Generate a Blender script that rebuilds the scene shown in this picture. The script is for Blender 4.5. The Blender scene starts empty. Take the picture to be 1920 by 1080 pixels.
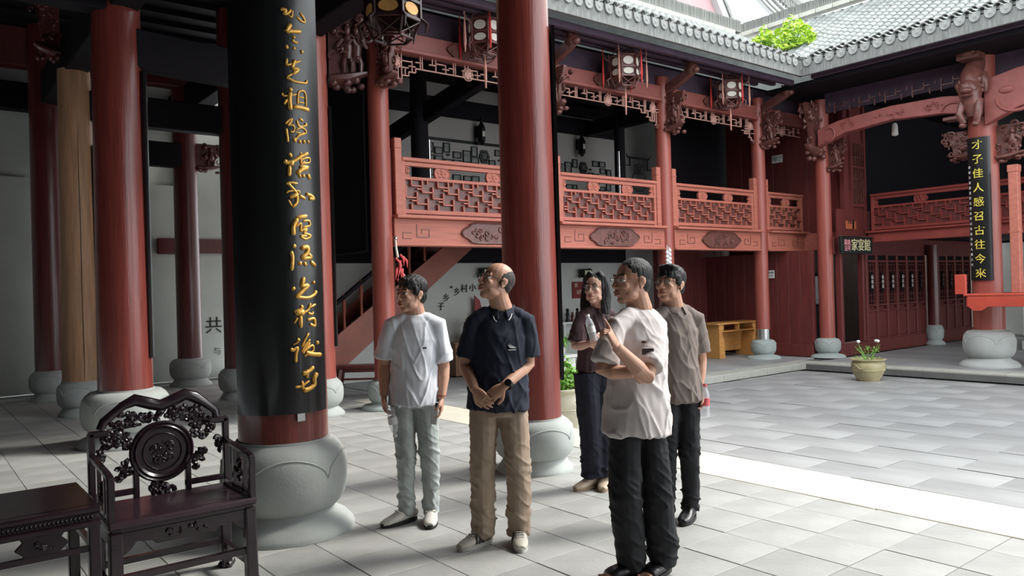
import bpy, bmesh, math, random
from mathutils import Vector, Matrix, Euler, noise
C = bpy.context.scene.collection
SC = bpy.context.scene
rnd = random.Random(7)
PI = math.pi; AN = math.radians
# ---------------------------------------------------------------- camera, sky, sun, exposure
YAW = math.radians(51.7); CH = 1.55; FPX = 1455.0
def cam_axes():
    p = math.atan(3/FPX); a = math.atan(.0285)
    f = Vector((math.cos(YAW)*math.cos(p), math.sin(YAW)*math.cos(p), math.sin(p)))
    r0 = Vector((math.sin(YAW), -math.cos(YAW), 0)); u0 = r0.cross(f)
    return f, r0*math.cos(a)-u0*math.sin(a), u0*math.cos(a)+r0*math.sin(a)
CF, CR, CU = cam_axes()
cd = bpy.data.cameras.new('camera'); cam = bpy.data.objects.new('camera', cd); C.objects.link(cam)
cd.sensor_width = 36; cd.lens = 36*FPX/1920; cd.clip_end = 300
M = Matrix.Identity(4)
for i in range(3): M[i][0] = CR[i]; M[i][1] = CU[i]; M[i][2] = -CF[i]
cam.matrix_world = Matrix.Translation((0, 0, CH)) @ M
SC.camera = cam
W = bpy.data.worlds.new('overcast'); SC.world = W; W.use_nodes = True
nt = W.node_tree; bg = nt.nodes['Background']
bg.inputs[0].default_value = (.93, .97, 1, 1); bg.inputs[1].default_value = 2.5
sd = bpy.data.lights.new('sun', 'SUN'); sd.energy = 2.6; sd.angle = math.radians(14); sd.color = (1, .97, .9)
sun = bpy.data.objects.new('sun', sd); C.objects.link(sun)
sun.rotation_euler = Vector((-.80, .28, -.86)).to_track_quat('-Z', 'Y').to_euler()
SC.view_settings.view_transform = 'Standard'; SC.view_settings.look = 'None'
SC.view_settings.gamma = 1; SC.view_settings.exposure = 0.55
SC.view_settings.use_curve_mapping = False

# ---------------------------------------------------------------- helpers
def S(r, g, b):
    f = lambda c: c/12.92 if c <= .04045 else ((c+.055)/1.055)**2.4
    return (f(r/255), f(g/255), f(b/255), 1)
class MB:
    def __init__(s): s.v = []; s.f = []
    def add(s, vs, fs, M=None):
        n = len(s.v)
        if M is not None: vs = [M @ Vector(v) for v in vs]
        s.v += [tuple(v) for v in vs]; s.f += [tuple(i+n for i in f) for f in fs]; return s
    def box(s, c, d, M=None):
        x, y, z = d[0]/2, d[1]/2, d[2]/2
        vs = [(c[0]+i*x, c[1]+j*y, c[2]+k*z) for i in (-1, 1) for j in (-1, 1) for k in (-1, 1)]
        return s.add(vs, [(0, 1, 3, 2), (4, 6, 7, 5), (0, 4, 5, 1), (2, 3, 7, 6), (0, 2, 6, 4), (1, 5, 7, 3)], M)
    def bar(s, p, q, w, h=None, up=(0, 0, 1), M=None):
        p = Vector(p); q = Vector(q); h = h or w; d = (q-p).normalized(); up = Vector(up)
        if abs(d.dot(up)) > .98: up = Vector((1, 0, 0))
        a = d.cross(up).normalized()*w/2; b = a.cross(d).normalized()*h/2
        vs = [p-a-b, p+a-b, p+a+b, p-a+b, q-a-b, q+a-b, q+a+b, q-a+b]
        return s.add(vs, [(0, 1, 2, 3), (7, 6, 5, 4), (0, 4, 5, 1), (1, 5, 6, 2), (2, 6, 7, 3), (3, 7, 4, 0)], M)
    def loft(s, pts, rad, ax=None, n=10, M=None, caps=True, rx=None):
        """closed tube through pts; rad = list of r or (ra, rb); ax = direction of ra"""
        pts = [Vector(p) for p in pts]; vs = []; fs = []; N = len(pts)
        prev = Vector(ax) if ax is not None else None
        for i, p in enumerate(pts):
            d = (pts[min(i+1, N-1)]-pts[max(i-1, 0)]).normalized()
            if prev is None: prev = Vector((1, 0, 0)) if abs(d.x) < .8 else Vector((0, 1, 0))
            base = Vector(ax) if ax is not None else prev
            a = (base-d*base.dot(d)).normalized()
            if ax is None: prev = a
            b = d.cross(a).normalized(); r = rad[i] if isinstance(rad, (list, tuple)) else rad
            ra, rb = r if isinstance(r, (tuple, list)) else (r, r)
            for k in range(n):
                t = 2*PI*k/n; vs.append(p+a*ra*math.cos(t)+b*rb*math.sin(t))
        for i in range(N-1):
            for k in range(n): fs.append((i*n+k, i*n+(k+1) % n, (i+1)*n+(k+1) % n, (i+1)*n+k))
        if caps: fs.append(tuple(reversed(range(n)))); fs.append(tuple(range((N-1)*n, N*n)))
        return s.add(vs, fs, M)
    def lathe(s, prof, n=24, c=(0, 0, 0), M=None, lob=None):
        vs = []; fs = []; N = len(prof)
        for r, z in prof:
            for k in range(n):
                t = 2*PI*k/n; rr = r*(lob(t, z) if lob else 1)
                vs.append((c[0]+rr*math.cos(t), c[1]+rr*math.sin(t), c[2]+z))
        for i in range(N-1):
            for k in range(n): fs.append((i*n+k, i*n+(k+1) % n, (i+1)*n+(k+1) % n, (i+1)*n+k))
        fs.append(tuple(reversed(range(n)))); fs.append(tuple(range((N-1)*n, N*n)))
        return s.add(vs, fs, M)
    def ell(s, c, r, M=None, u=10, v=6, R=None):
        if not isinstance(r, (tuple, list)): r = (r, r, r)
        vs = [(0, 0, -1)]; fs = []
        for j in range(1, v):
            ph = -PI/2+PI*j/v
            for k in range(u):
                t = 2*PI*k/u; vs.append((math.cos(ph)*math.cos(t), math.cos(ph)*math.sin(t), math.sin(ph)))
        vs.append((0, 0, 1)); L = len(vs)-1
        for k in range(u):
            fs.append((0, 1+(k+1) % u, 1+k)); fs.append((L, L-u+k, L-u+(k+1) % u))
        for j in range(v-2):
            for k in range(u): fs.append((1+j*u+k, 1+j*u+(k+1) % u, 1+(j+1)*u+(k+1) % u, 1+(j+1)*u+k))
        vs = [Vector((x*r[0], y*r[1], z*r[2])) for x, y, z in vs]
        if R is not None: vs = [R @ x for x in vs]
        vs = [x+Vector(c) for x in vs]
        return s.add(vs, fs, M)
    def prism(s, poly, y0, y1, M=None):
        """polygon in x,z extruded along y"""
        n = len(poly); vs = [(x, y0, z) for x, z in poly]+[(x, y1, z) for x, z in poly]
        fs = [tuple(range(n)), tuple(reversed(range(n, 2*n)))]+[(i, i+n, (i+1) % n+n, (i+1) % n) for i in range(n)]
        return s.add(vs, fs, M)
    def mesh(s, name='m', smooth=False):
        me = bpy.data.meshes.new(name); me.from_pydata(s.v, [], s.f); me.validate(); me.update()
        bm = bmesh.new(); bm.from_mesh(me); bmesh.ops.recalc_face_normals(bm, faces=bm.faces); bm.to_mesh(me); bm.free()
        if smooth:
            for p in me.polygons: p.use_smooth = True
            me.set_sharp_from_angle(angle=math.radians(smooth if smooth > 1 else 40))
        return me
    def build(s, name, mat, parent=None, smooth=False, bevel=0, loc=None, rz=None):
        me = s.mesh(name, smooth); return link(name, me, mat, parent, bevel, loc, rz)
def link(name, me, mat, parent=None, bevel=0, loc=None, rz=None):
    o = bpy.data.objects.new(name, me); C.objects.link(o)
    if mat and not me.materials: me.materials.append(mat)
    if parent: o.parent = parent
    if loc is not None: o.location = loc
    if rz is not None: o.rotation_euler = (0, 0, rz)
    if bevel:
        b = o.modifiers.new('bevel', 'BEVEL'); b.width = bevel; b.segments = 1; b.limit_method = 'ANGLE'
    return o
def tag(o, label=None, cat=None, group=None, kind=None):
    if label: o['label'] = label
    if cat: o['category'] = cat
    if group: o['group'] = group
    if kind: o['kind'] = kind
    return o
def thing(name, label, cat, loc=(0, 0, 0), rz=0, group=None):
    o = bpy.data.objects.new(name, None); C.objects.link(o); o.empty_display_size = .1
    o.location = loc; o.rotation_euler = (0, 0, rz); return tag(o, label, cat, group, "thing")
def copy_tree(o, loc, rz=None, label=None, parent=None):
    c = o.copy(); C.objects.link(c)
    if parent is not None: c.parent = parent
    else:
        c.location = loc
        if rz is not None: c.rotation_euler = (0, 0, rz)
        if label: c['label'] = label
    for ch in list(o.children): copy_tree(ch, None, parent=c)
    return c
MATS = {}
def mat(name, col, rough=.5, metal=0, n=(6, .15), b=None, st=(1, 1, 1), spec=.5, rand=0, coat=0, col2=None, emit=None, alpha=None, trans=0):
    if name in MATS: return MATS[name]
    m = bpy.data.materials.new(name); m.use_nodes = True; t = m.node_tree; bs = t.nodes['Principled BSDF']
    L = t.links.new; N = t.nodes.new
    bs.inputs['Roughness'].default_value = rough; bs.inputs['Metallic'].default_value = metal
    bs.inputs['Specular IOR Level'].default_value = spec; bs.inputs['Coat Weight'].default_value = coat
    bs.inputs['Coat Roughness'].default_value = .12
    bs.inputs['Base Color'].default_value = col; bs.inputs['Transmission Weight'].default_value = trans
    tc = N('ShaderNodeTexCoord'); mp = N('ShaderNodeMapping'); mp.inputs['Scale'].default_value = st; L(tc.outputs['Object'], mp.inputs['Vector'])
    if n:
        nz = N('ShaderNodeTexNoise'); nz.inputs['Scale'].default_value = n[0]; nz.inputs['Detail'].default_value = 6; L(mp.outputs[0], nz.inputs['Vector'])
        rp = N('ShaderNodeValToRGB'); k = n[1]
        rp.color_ramp.elements[0].position = .3; rp.color_ramp.elements[1].position = .7
        c2 = col2 or tuple(min(1, c*(1+k)) for c in col[:3])+(1,)
        rp.color_ramp.elements[0].color = tuple(c*(1-k) for c in col[:3])+(1,) if not col2 else col
        rp.color_ramp.elements[1].color = c2
        L(nz.outputs['Fac'], rp.inputs[0]); src = rp.outputs[0]
        if rand:
            oi = N('ShaderNodeObjectInfo'); mr = N('ShaderNodeMapRange'); mr.inputs[3].default_value = 1-rand; mr.inputs[4].default_value = 1+rand
            hs = N('ShaderNodeHueSaturation'); L(oi.outputs['Random'], mr.inputs[0]); L(mr.outputs[0], hs.inputs['Value']); L(src, hs.inputs['Color']); src = hs.outputs[0]
        L(src, bs.inputs['Base Color'])
    if b:
        nb = N('ShaderNodeTexNoise'); nb.inputs['Scale'].default_value = b[0]; nb.inputs['Detail'].default_value = 5; L(mp.outputs[0], nb.inputs['Vector'])
        bu = N('ShaderNodeBump'); bu.inputs['Strength'].default_value = b[1]; bu.inputs['Distance'].default_value = b[2] if len(b) > 2 else .01
        L(nb.outputs['Fac'], bu.inputs['Height']); L(bu.outputs[0], bs.inputs['Normal'])
    if emit: bs.inputs['Emission Color'].default_value = emit[0]; bs.inputs['Emission Strength'].default_value = emit[1]
    if alpha is not None: bs.inputs['Alpha'].default_value = alpha
    MATS[name] = m; return m
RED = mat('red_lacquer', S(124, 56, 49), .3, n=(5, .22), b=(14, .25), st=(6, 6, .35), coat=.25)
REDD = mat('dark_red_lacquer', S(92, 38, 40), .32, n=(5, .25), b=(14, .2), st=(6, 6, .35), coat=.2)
SAL = mat('faded_red_paint', S(176, 104, 88), .55, n=(4, .14), b=(22, .2), st=(.5, 3, 5))
LINT = mat('dull_red_lintel', S(138, 76, 70), .5, n=(5, .15), b=(20, .2))
SALV = mat('faded_red_column', S(152, 78, 68), .4, n=(5, .16), b=(14, .2), st=(6, 6, .35), coat=.15)
MARO = mat('maroon_boards', S(104, 46, 44), .5, n=(5, .22), b=(12, .2), st=(5, 5, .4))
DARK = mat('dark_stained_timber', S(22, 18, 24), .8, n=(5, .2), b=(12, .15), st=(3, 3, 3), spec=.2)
CARV = mat('carved_red_wood', S(104, 64, 58), .32, n=(9, .3), b=(40, .4))
PALE = mat('pale_pink_fretwork', S(196, 150, 138), .6, n=(8, .12))
BLK = mat('black_lacquer', S(22, 23, 24), .3, n=(4, .2), b=(30, .1), st=(6, 6, .5), coat=.2)
GOLD = mat('gold_leaf', S(222, 172, 84), .42, .45, n=(30, .2), b=(60, .25))
GOLDY = mat('yellow_gilding', S(232, 214, 90), .5, .1, n=(30, .1))
ROSE = mat('rosewood', S(32, 20, 26), .26, n=(7, .3), b=(18, .1), st=(1, 1, 6), coat=.35)
ROSES = mat('rosewood_seat', S(46, 30, 38), .28, n=(7, .25), b=(18, .1), st=(1, 6, 6), coat=.3)
STONE = mat('grey_carved_stone', S(170, 174, 171), .8, n=(3, .12), b=(60, .18))
STONEB = mat('pale_blue_grey_stone', S(164, 173, 170), .78, n=(3, .1), b=(60, .18))
PAVE = mat('paving_slate', S(166, 166, 163), .6, n=(2.3, .16), b=(24, .25), rand=.09)
PAVEB = mat('paving_joint', S(104, 104, 102), .9, n=(5, .1))
CPAVE = mat('courtyard_slate', S(148, 149, 149), .5, n=(1.4, .3), b=(9, .5, .02), st=(1, .35, 1), rand=.08)
CURB = mat('cream_curb_stone', S(206, 200, 184), .8, n=(4, .08), b=(60, .3), rand=.04)
CURBG = mat('grey_curb_stone', S(170, 170, 162), .8, n=(4, .12), b=(60, .3), rand=.05)
WHITE = mat('white_plaster', S(196, 198, 194), .9, n=(1.5, .06), b=(12, .1))
WHITEH = mat('hall_plaster', S(204, 208, 202), .9, n=(1.2, .1), b=(12, .1))
PATCH = mat('bare_grey_render', S(98, 98, 96), .95, n=(8, .2), b=(20, .3))
FASC = mat('grey_white_fascia', S(118, 120, 118), .85, n=(9, .3), st=(4, 4, .5))
TILE = mat('grey_clay_tile', S(138, 140, 138), .8, n=(7, .25), b=(20, .4), rand=.08)
TILER = mat('weathered_roof_tile', S(134, 139, 137), .85, n=(3, .22), b=(18, .4), rand=.1)
RIDGE = mat('ridge_tile', S(116, 118, 114), .85, n=(6, .2), rand=.12)
PINK = mat('pink_gable_render', S(172, 140, 142), .9, n=(2, .05))
WPAINT = mat('white_lime_render', S(176, 178, 178), .9, n=(2, .04))
SOFF = mat('soffit_boards', S(70, 54, 70), .7, n=(5, .2), st=(1, 1, 1))
GREEN = mat('leaf_green', S(110, 160, 60), .5, n=(12, .3))
LIME = mat('bright_lime_leaves', S(176, 208, 70), .55, n=(12, .25))
METAL = mat('polished_steel', S(190, 190, 190), .25, 1, n=None)
BMET = mat('black_iron', S(26, 26, 28), .4, .4, n=None)
GREYP = mat('old_photograph', S(120, 124, 120), .45, n=(14, .35))
PAPER = mat('white_card', S(226, 226, 224), .6, n=None)
INK = mat('black_ink', S(28, 26, 26), .6, n=None)
WOOD = mat('bare_timber', S(168, 128, 98), .6, n=(4, .22), b=(14, .3), st=(5, 5, .4))
OAK = mat('golden_pine', S(196, 140, 78), .5, n=(5, .15), st=(1, 5, 5))
REDS = mat('bright_red_paint', S(190, 36, 36), .5, n=(6, .1))
LAMPG = mat('silk_lamp_panel', S(216, 196, 150), .6, n=(9, .12))
LAMPO = mat('painted_orange_panel', S(206, 156, 84), .6, n=(9, .2))
LWHITE = mat('white_lamp_panel', S(222, 216, 204), .6, n=None)
def glassm(name, col, a=.25):
    return mat(name, col, .05, n=None, alpha=a)
GLASS = glassm('clear_glass', (1, 1, 1, 1), .14)
PET = glassm('clear_plastic', (.9, .95, 1, 1), .3)

def proj(p):
    d = Vector(p)-Vector((0, 0, CH)); z = d.dot(CF)
    if z < .2: return None
    return 960+FPX*d.dot(CR)/z, 540-FPX*d.dot(CU)/z, z
def in_view(p, m=90):
    q = proj(p); return q and -m < q[0] < 1920+m and -m < q[1] < 1080+m
def relief(w, h, seed, n=10, dep=.03, plate=True):
    """scrolling carved relief in x,z, standing proud towards -y"""
    r = random.Random(seed); mb = MB()
    if plate:
        pts = []
        for k in range(28):
            t = 2*PI*k/28; q = 1+.06*math.cos(6*t)
            cx = abs(math.cos(t))**.7*math.copysign(1, math.cos(t)); sz = abs(math.sin(t))**.8*math.copysign(1, math.sin(t))
            pts.append((w/2*cx*q, h/2*sz*q))
        mb.prism(pts, -dep*.35, 0)
        mb.loft([(x, -dep*.4, z) for x, z in pts+[pts[0]]], dep*.28, n=5)
    for i in range(n):
        a = r.uniform(0, 2*PI); q = math.sqrt(r.random())*.72
        cx, cz = w/2*q*math.cos(a), h/2*q*math.sin(a); R = min(w, h)*r.uniform(.1, .2); t0 = r.uniform(0, 6); sg = r.choice((-1, 1))
        pp = [(cx+R*(1-k/11)*math.cos(t0+sg*k*.62), -dep*.5, cz+R*(1-k/11)*math.sin(t0+sg*k*.62)) for k in range(10)]
        mb.loft(pp, [dep*.38*(1-k/16) for k in range(10)], n=5)
        if i % 3 == 0: mb.ell((cx, -dep*.5, cz), (R*.45, dep*.6, R*.35), u=7, v=5)
    return mb
def carved(w, h, d, seed, figs=1):
    """carved bracket: fixed at x=0, reaching +x by w, hanging from z=0 down to -h, d thick"""
    r = random.Random(seed); mb = MB()
    mb.prism([(0, 0), (w*.95, 0), (w*.9, -h*.12), (w*.66, -h*.4), (w*.58, -h*.82), (w*.3, -h*.97), (0, -h*.96)], -d*.13, d*.13)
    mb.loft([(0, 0, -h*.88), (w*.4, 0, -h*.86), (w*.85, 0, -h*.76)], [(d*.5, h*.07), (d*.55, h*.09), (d*.2, h*.03)], ax=(0, 1, 0), n=9)
    for i in range(9):
        x = w*r.uniform(.05, .75); z = -h*r.uniform(.86, 1.0); mb.ell((x, r.uniform(-.4, .4)*d, z), (w*.1, d*.22, h*.05), u=7, v=5)
    for k in range(figs):
        fx = w*(.42+.2*k) if figs > 1 else w*.45; fz = -h*.8
        for sx in (-1, 1):
            mb.loft([(fx+sx*w*.09, -d*.1, fz), (fx+sx*w*.1, -d*.22, fz+h*.14), (fx+sx*w*.04, -d*.1, fz+h*.26)], [w*.045, w*.06, w*.07], n=7)
            mb.loft([(fx+sx*w*.1, -d*.2, fz+h*.46), (fx+sx*w*.22, -d*.35, fz+h*.36), (fx+sx*w*.12, -d*.5, fz+h*.44)], [w*.05, w*.042, w*.03], n=7)
        mb.loft([(fx, -d*.1, fz+h*.22), (fx, -d*.2, fz+h*.36), (fx, -d*.15, fz+h*.5)], [w*.11, w*.13, w*.09], n=8)
        mb.ell((fx, -d*.25, fz+h*.58), (w*.08, d*.16, h*.07)); mb.ell((fx, -d*.22, fz+h*.65), (w*.06, d*.12, h*.035))
    for i in range(40):
        x = w*r.uniform(.02, .98); lim = .35 if x > .7*w else .78
        z = -h*r.uniform(.02, lim); y = r.choice((-1, 1))*d*r.uniform(.15, .42); R = min(w, h)*r.uniform(.07, .15); t0 = r.uniform(0, 6); sg = r.choice((-1, 1))
        pp = [(x+R*(1-k/10)*math.cos(t0+sg*k*.7), y, z+R*(1-k/10)*math.sin(t0+sg*k*.7)) for k in range(8)]
        mb.loft(pp, [R*.3*(1-k/14) for k in range(8)], n=5)
        if i % 3 == 0: mb.ell((x, y, z), (R*.6, R*.5, R*.6), u=7, v=5)
    return mb
def fret(w, h, t, d, seed=3, step=.09, sol=None):
    """stepped key-fret of bars in x,z (origin lower left)"""
    mb = MB(); nx = max(4, round(w/step)); nz = max(2, round(h/step)); dx, dz = w/nx, h/nz
    B = lambda x0, z0, x1, z1: mb.bar((max(0, min(nx, x0))*dx, 0, z0*dz), (max(0, min(nx, x1))*dx, 0, z1*dz), t, d, up=(0, 1, 0)) if min(x0, x1) < nx and (x0, z0) != (x1, z1) else None
    for j in range(nz+1):
        for i in range(-2, nx+1):
            q = (i+2*j+seed) % 5
            if q == 0 and 0 < j < nz and i+2 > 0: B(i, j, i+2, j)
            if q in (0, 2) and 0 <= i <= nx and j < nz: B(i, j, i, j+1)
            if q == 3 and j == nz-1 and 0 <= i <= nx: B(i, j+.4, i, j+1)
            if q == 4 and 0 < j < nz and j % 2 and i >= 0: B(i, j+.5, i+1, j+.5)
    return mb
def text_mesh(body, size, ext, M=None, align='CENTER'):
    cu = bpy.data.curves.new('tx', 'FONT'); cu.body = body; cu.size = size; cu.extrude = ext; cu.align_x = align; cu.align_y = 'CENTER'
    cu.resolution_u = 2
    o = bpy.data.objects.new('tx', cu); C.objects.link(o); bpy.context.view_layer.update()
    me = bpy.data.meshes.new_from_object(o.evaluated_get(bpy.context.evaluated_depsgraph_get()))
    bpy.data.objects.remove(o)
    if M is not None: me.transform(M)
    return me
def text(body, size, name, m, parent, pos, normal, ext=.003, label=None):
    """flat lettering standing on a surface with the given outward normal (horizontal)"""
    nrm = Vector(normal).normalized(); xx = Vector((0, 0, 1)).cross(nrm).normalized()
    R = Matrix((xx, Vector((0, 0, 1)), nrm)).transposed().to_4x4()
    me = text_mesh(body, size, ext, Matrix.Translation(pos) @ R); o = link(name, me, m, parent)
    if label: o['label'] = label
    return o
# ================================================================ setting: ground
YA = 9.3      # line of the gallery columns
def struct(name, mb, m, **k): o = mb.build(name, m, **k); o['kind'] = 'structure'; return o
floor = MB()
floor.box((1.0, 5.0, -.075), (8.3, 22, .10)); floor.box((5.44, 3.5, -.075), (.6, 13.4, .1))
floor.box((5.6, 12.2, -.075), (.9, 4.1, .1)); floor.box((14.6, 12.2, -.075), (17.2, 8.0, .1)); floor.box((19.0, 1.7, -.075), (11, 13, .1))
floor.box((9.6, 1.5, -.22), (8.6, 14.5, .14))
floor = struct('floor', floor, PAVEB)
def tile_mesh(sx, sy, t, g=.0022):
    mb = MB(); x, y = sx/2-g, sy/2-g; c = .002
    lo = [(-x, -y), (x, -y), (x, y), (-x, y)]; hi = [(-x+c, -y+c), (x-c, -y+c), (x-c, y-c), (-x+c, y-c)]
    vs = [(a, b, -t) for a, b in lo]+[(a, b, -c) for a, b in lo]+[(a, b, 0) for a, b in hi]
    fs = [(8, 9, 10, 11)]+[(i, (i+1) % 4, 4+(i+1) % 4, 4+i) for i in range(4)]+[(4+i, 4+(i+1) % 4, 8+(i+1) % 4, 8+i) for i in range(4)]
    return mb.add(vs, fs)
def pave(parent, name, x0, x1, y0, y1, sx, sy, z, m, maxn, jit, off=0, skip=None, seed=1):
    r = random.Random(seed); cells = []; i = 0; x = x0
    while x < x1-.02:
        w = min(sx, x1-x); y = y0-(off*sy if i % 2 else 0)
        while y < y1-.02:
            a = max(y, y0); b = min(y+sy, y1); c = (x+w/2, (a+b)/2)
            if b-a > .05 and in_view((c[0], c[1], z), 220) and not (skip and skip(*c)): cells.append((c, w, b-a))
            y += sy
        x += sx; i += 1
    cells.sort(key=lambda q: math.hypot(q[0][0], q[0][1])); cache = {}; rest = MB()
    for k, (c, w, h) in enumerate(cells):
        zz = z+r.uniform(-jit, jit)
        if k < maxn:
            key = (round(w, 2), round(h, 2))
            if key not in cache: cache[key] = tile_mesh(w, h, .03).mesh(name); cache[key].materials.append(m)
            o = link(name, cache[key], None, parent, loc=(c[0], c[1], zz)); o.rotation_euler = (r.uniform(-.002, .002), r.uniform(-.002, .002), 0)
        else:
            t = tile_mesh(w, h, .03); rest.add([(a+c[0], b+c[1], q+zz) for a, b, q in t.v], t.f)
    if rest.v: tag(rest.build(name, m, parent), kind='stuff')
pave(floor, 'floor_slab', -1.6, 5.13, -1, 15.0, .4, .4, 0, PAVE, 290, .0015, seed=2)
pave(floor, 'courtyard_slab', 5.83, 13.2, -1.2, 8.1, .46, .92, -.12, CPAVE, 220, .004, off=.5, seed=3)
pave(floor, 'gallery_slab', 5.83, 14.5, 8.55, 12.3, .5, .5, 0, CPAVE, 0, .001, seed=4)
pave(floor, 'stage_slab', 13.9, 22, -1, 8.1, .6, .6, 0, CPAVE, 0, .001, seed=5)
pave(floor, 'gallery_slab', 5.13, 5.8, 10.4, 12.3, .5, .5, 0, CPAVE, 0, .001, seed=4)
def kerb(p, q, w, step, m, name, z0=-.12, z1=.002):
    p = Vector(p); q = Vector(q); L = (q-p).length; d = (q-p)/L; n = max(1, round(L/step)); s = L/n
    me = MB(); me.box((0, 0, (z0+z1)/2), (s-.006, w, z1-z0)); me = me.mesh(name); me.materials.append(m)
    for i in range(n):
        c = p+d*(s*(i+.5)); o = link(name, me, None, floor, bevel=.006, loc=(c.x, c.y, rnd.uniform(-.001, .001)), rz=math.atan2(d.y, d.x))
kerb((5.48, -2.0), (5.48, 10.35), .68, 1.5, CURB, 'curb_stone')
kerb((5.85, 8.33), (13.5, 8.33), .38, 1.3, CURBG, 'curb_stone')
kerb((13.7, 8.52), (13.7, -1.5), .38, 1.3, CURBG, 'curb_stone')

# ---------------------------------------------------------------- hall shell
w = MB(); w.box((-.3, 15.6, 1.85), (9.0, .2, 3.7)); hw = struct('wall_back', w, WHITEH)
hp = MB(); hp.prism([(0, 0), (.3, .02), (.34, -.3), (.26, -.42), (.27, -.62), (.22, -.86), (.17, -.6), (.1, -.5), (.03, -.44)], -.006, .01); PEEL = hp
w = MB(); w.box((4.96, 15.6, 2.97), (1.5, .2, 5.94)); hw2 = struct('wall_back', w, WHITEH); PEEL.build('bare_patch', PATCH, hw2, loc=(4.67, 15.49, 5.75))
w = MB(); w.box((.6, 15.7, 4.85), (10.0, .18, 2.5)); struct('wall_back', w, WHITEH)
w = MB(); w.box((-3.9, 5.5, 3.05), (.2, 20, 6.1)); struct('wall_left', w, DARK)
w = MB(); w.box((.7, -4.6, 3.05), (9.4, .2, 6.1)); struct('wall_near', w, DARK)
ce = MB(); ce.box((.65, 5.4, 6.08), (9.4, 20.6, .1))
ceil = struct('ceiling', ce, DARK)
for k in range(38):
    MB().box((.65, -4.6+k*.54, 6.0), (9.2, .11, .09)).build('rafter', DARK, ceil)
def beam(label, p, q, wd, h, m=DARK, name='tie_beam', cat='beam', bevel=.015):
    o = MB().bar(p, q, wd, h).build(name, m, bevel=bevel); return tag(o, label, cat, kind='thing')
beam('dark beam across the top of the end wall beside the far left column', (-3.75, 15.3, 5.02), (4.0, 15.3, 5.02), .3, .45)
beam('dark maroon beam over the white infill strip at top left', (-3.75, 14.5, 5.62), (4.2, 14.5, 5.62), .28, .62, REDD)
beam('dark tie beam running above the row with the bare timber column', (1.97, 4.9, 4.95), (1.97, 15.4, 4.95), .3, .5)
beam('dark eaves beam running above the outer row of hall columns', (4.2, -3, 5.12), (4.2, 15.4, 5.12), .3, .5)
beam('dark cross beam behind the gold lettered column', (1.97, 9.2, 4.3), (4.2, 9.5, 4.3), .24, .42)
beam('dark cross beam joining the two far red columns', (1.9, 14.4, 4.1), (4.1, 14.5, 4.1), .24, .42)
beam('thin red rail on the white end wall behind the columns', (3.8, 15.46, 2.55), (5.6, 15.46, 2.55), .1, .3, REDD, name='wall_rail', cat='rail')
beam('dark cross beam between the bare timber column and its outer neighbour', (1.93, 12.07, 4.25), (4.1, 12.05, 4.25), .24, .42)
beam('dark overhead beam from the column nearest the chair', (1.97, 5.03, 5.0), (4.2, 5.17, 5.0), .26, .4)
beam('dark overhead beam between the glossy red column and the wall', (-3.75, 9.2, 4.9), (1.97, 9.2, 4.9), .26, .5)

# ---------------------------------------------------------------- columns
def petal(mb, r, z, n=4, s=1.0, ph=0, dz=.1):
    """raised scalloped outline round a drum base"""
    pts = []
    for k in range(97):
        t = 2*PI*k/96; c = abs(math.sin(n*t/2+ph)); zz = z-dz*(1-c**.6)
        if c < .12: zz -= dz*.25
        pts.append((r(zz)*math.cos(t), r(zz)*math.sin(t), zz))
    mb.loft(pts, .006*s, n=4)
def column(label, x, y, R, top, m, ball, hb, foot, name='column', group=None, collar=False, rt=None):
    t = thing(name, label, 'column', (x, y, 0), 0, group)
    z1 = hb; z0 = hb*.24
    prof = [(foot, 0), (foot, hb*.03), (foot*.985, hb*.06), (foot*.9, hb*.13), (ball*.80, hb*.2), (ball*.76, hb*.26)]
    def rb(z):
        q = (z-(z0+z1)/2)/((z1-z0)/2); q = max(-1, min(1, q)); return ball*(.72+.28*(1-abs(q)**2.4)**.55) if z <= z1 else ball*.72
    for k in range(13):
        z = z0+(z1-z0)*(.03+.95*k/12); prof.append((rb(z), z))
    prof += [(R*1.06, z1*.995), (R*1.05, z1+.012), (R*.9, z1+.012)]
    mb = MB(); mb.lathe(prof, 48)
    petal(mb, rb, hb*.86, 5, dz=hb*.2)
    mb.build('stone_base', STONE if ball > .3 else STONEB, t, smooth=50)
    rt = rt or R*.94; s = MB(); s.lathe([(R*(1-(1-rt/R)*k/8), z1+.008+(top-z1)*k/8) for k in range(9)], 40)
    s.build('shaft', m, t, smooth=50)
    if collar: MB().lathe([(R*1.03, z1+.01), (R*1.03, z1+.22)], 32).build('metal_collar', METAL, t, smooth=50)
    return t
column('thick column hung with a curved black board of gold running script, beside the armchair', 2.0, 5.04, .29, 5.95, RED, .41, .60, .45, rt=.275)
column('glossy red column rising behind the carved armchair back', 1.92, 9.28, .275, 5.95, RED, .45, .58, .5, rt=.235)
WC = column('bare unpainted timber column with a long drying crack', 1.95, 12.07, .24, 4.72, WOOD, .315, .46, .3, rt=.2)
ck = MB(); ck.loft([(1.95+(.2405-.04*k/9)*math.cos(AN(-91.5)+.012*math.sin(k*1.7)), 12.07+(.2405-.04*k/9)*math.sin(AN(-91.5)+.012*math.sin(k*1.7)), .47+.44*k) for k in range(9)], [.002]+[.0045]*7+[.002], n=5); ck.build('drying_crack', DARK, WC, loc=(-1.95, -12.07, 0))
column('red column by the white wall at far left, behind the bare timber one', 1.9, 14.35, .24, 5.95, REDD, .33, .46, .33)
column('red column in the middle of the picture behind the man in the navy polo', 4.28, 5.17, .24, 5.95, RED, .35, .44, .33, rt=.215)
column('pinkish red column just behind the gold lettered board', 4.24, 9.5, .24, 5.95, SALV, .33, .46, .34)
column('red column partly hidden left of the gold lettered column', 4.1, 12.02, .22, 5.95, REDD, .32, .46, .3)
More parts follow.
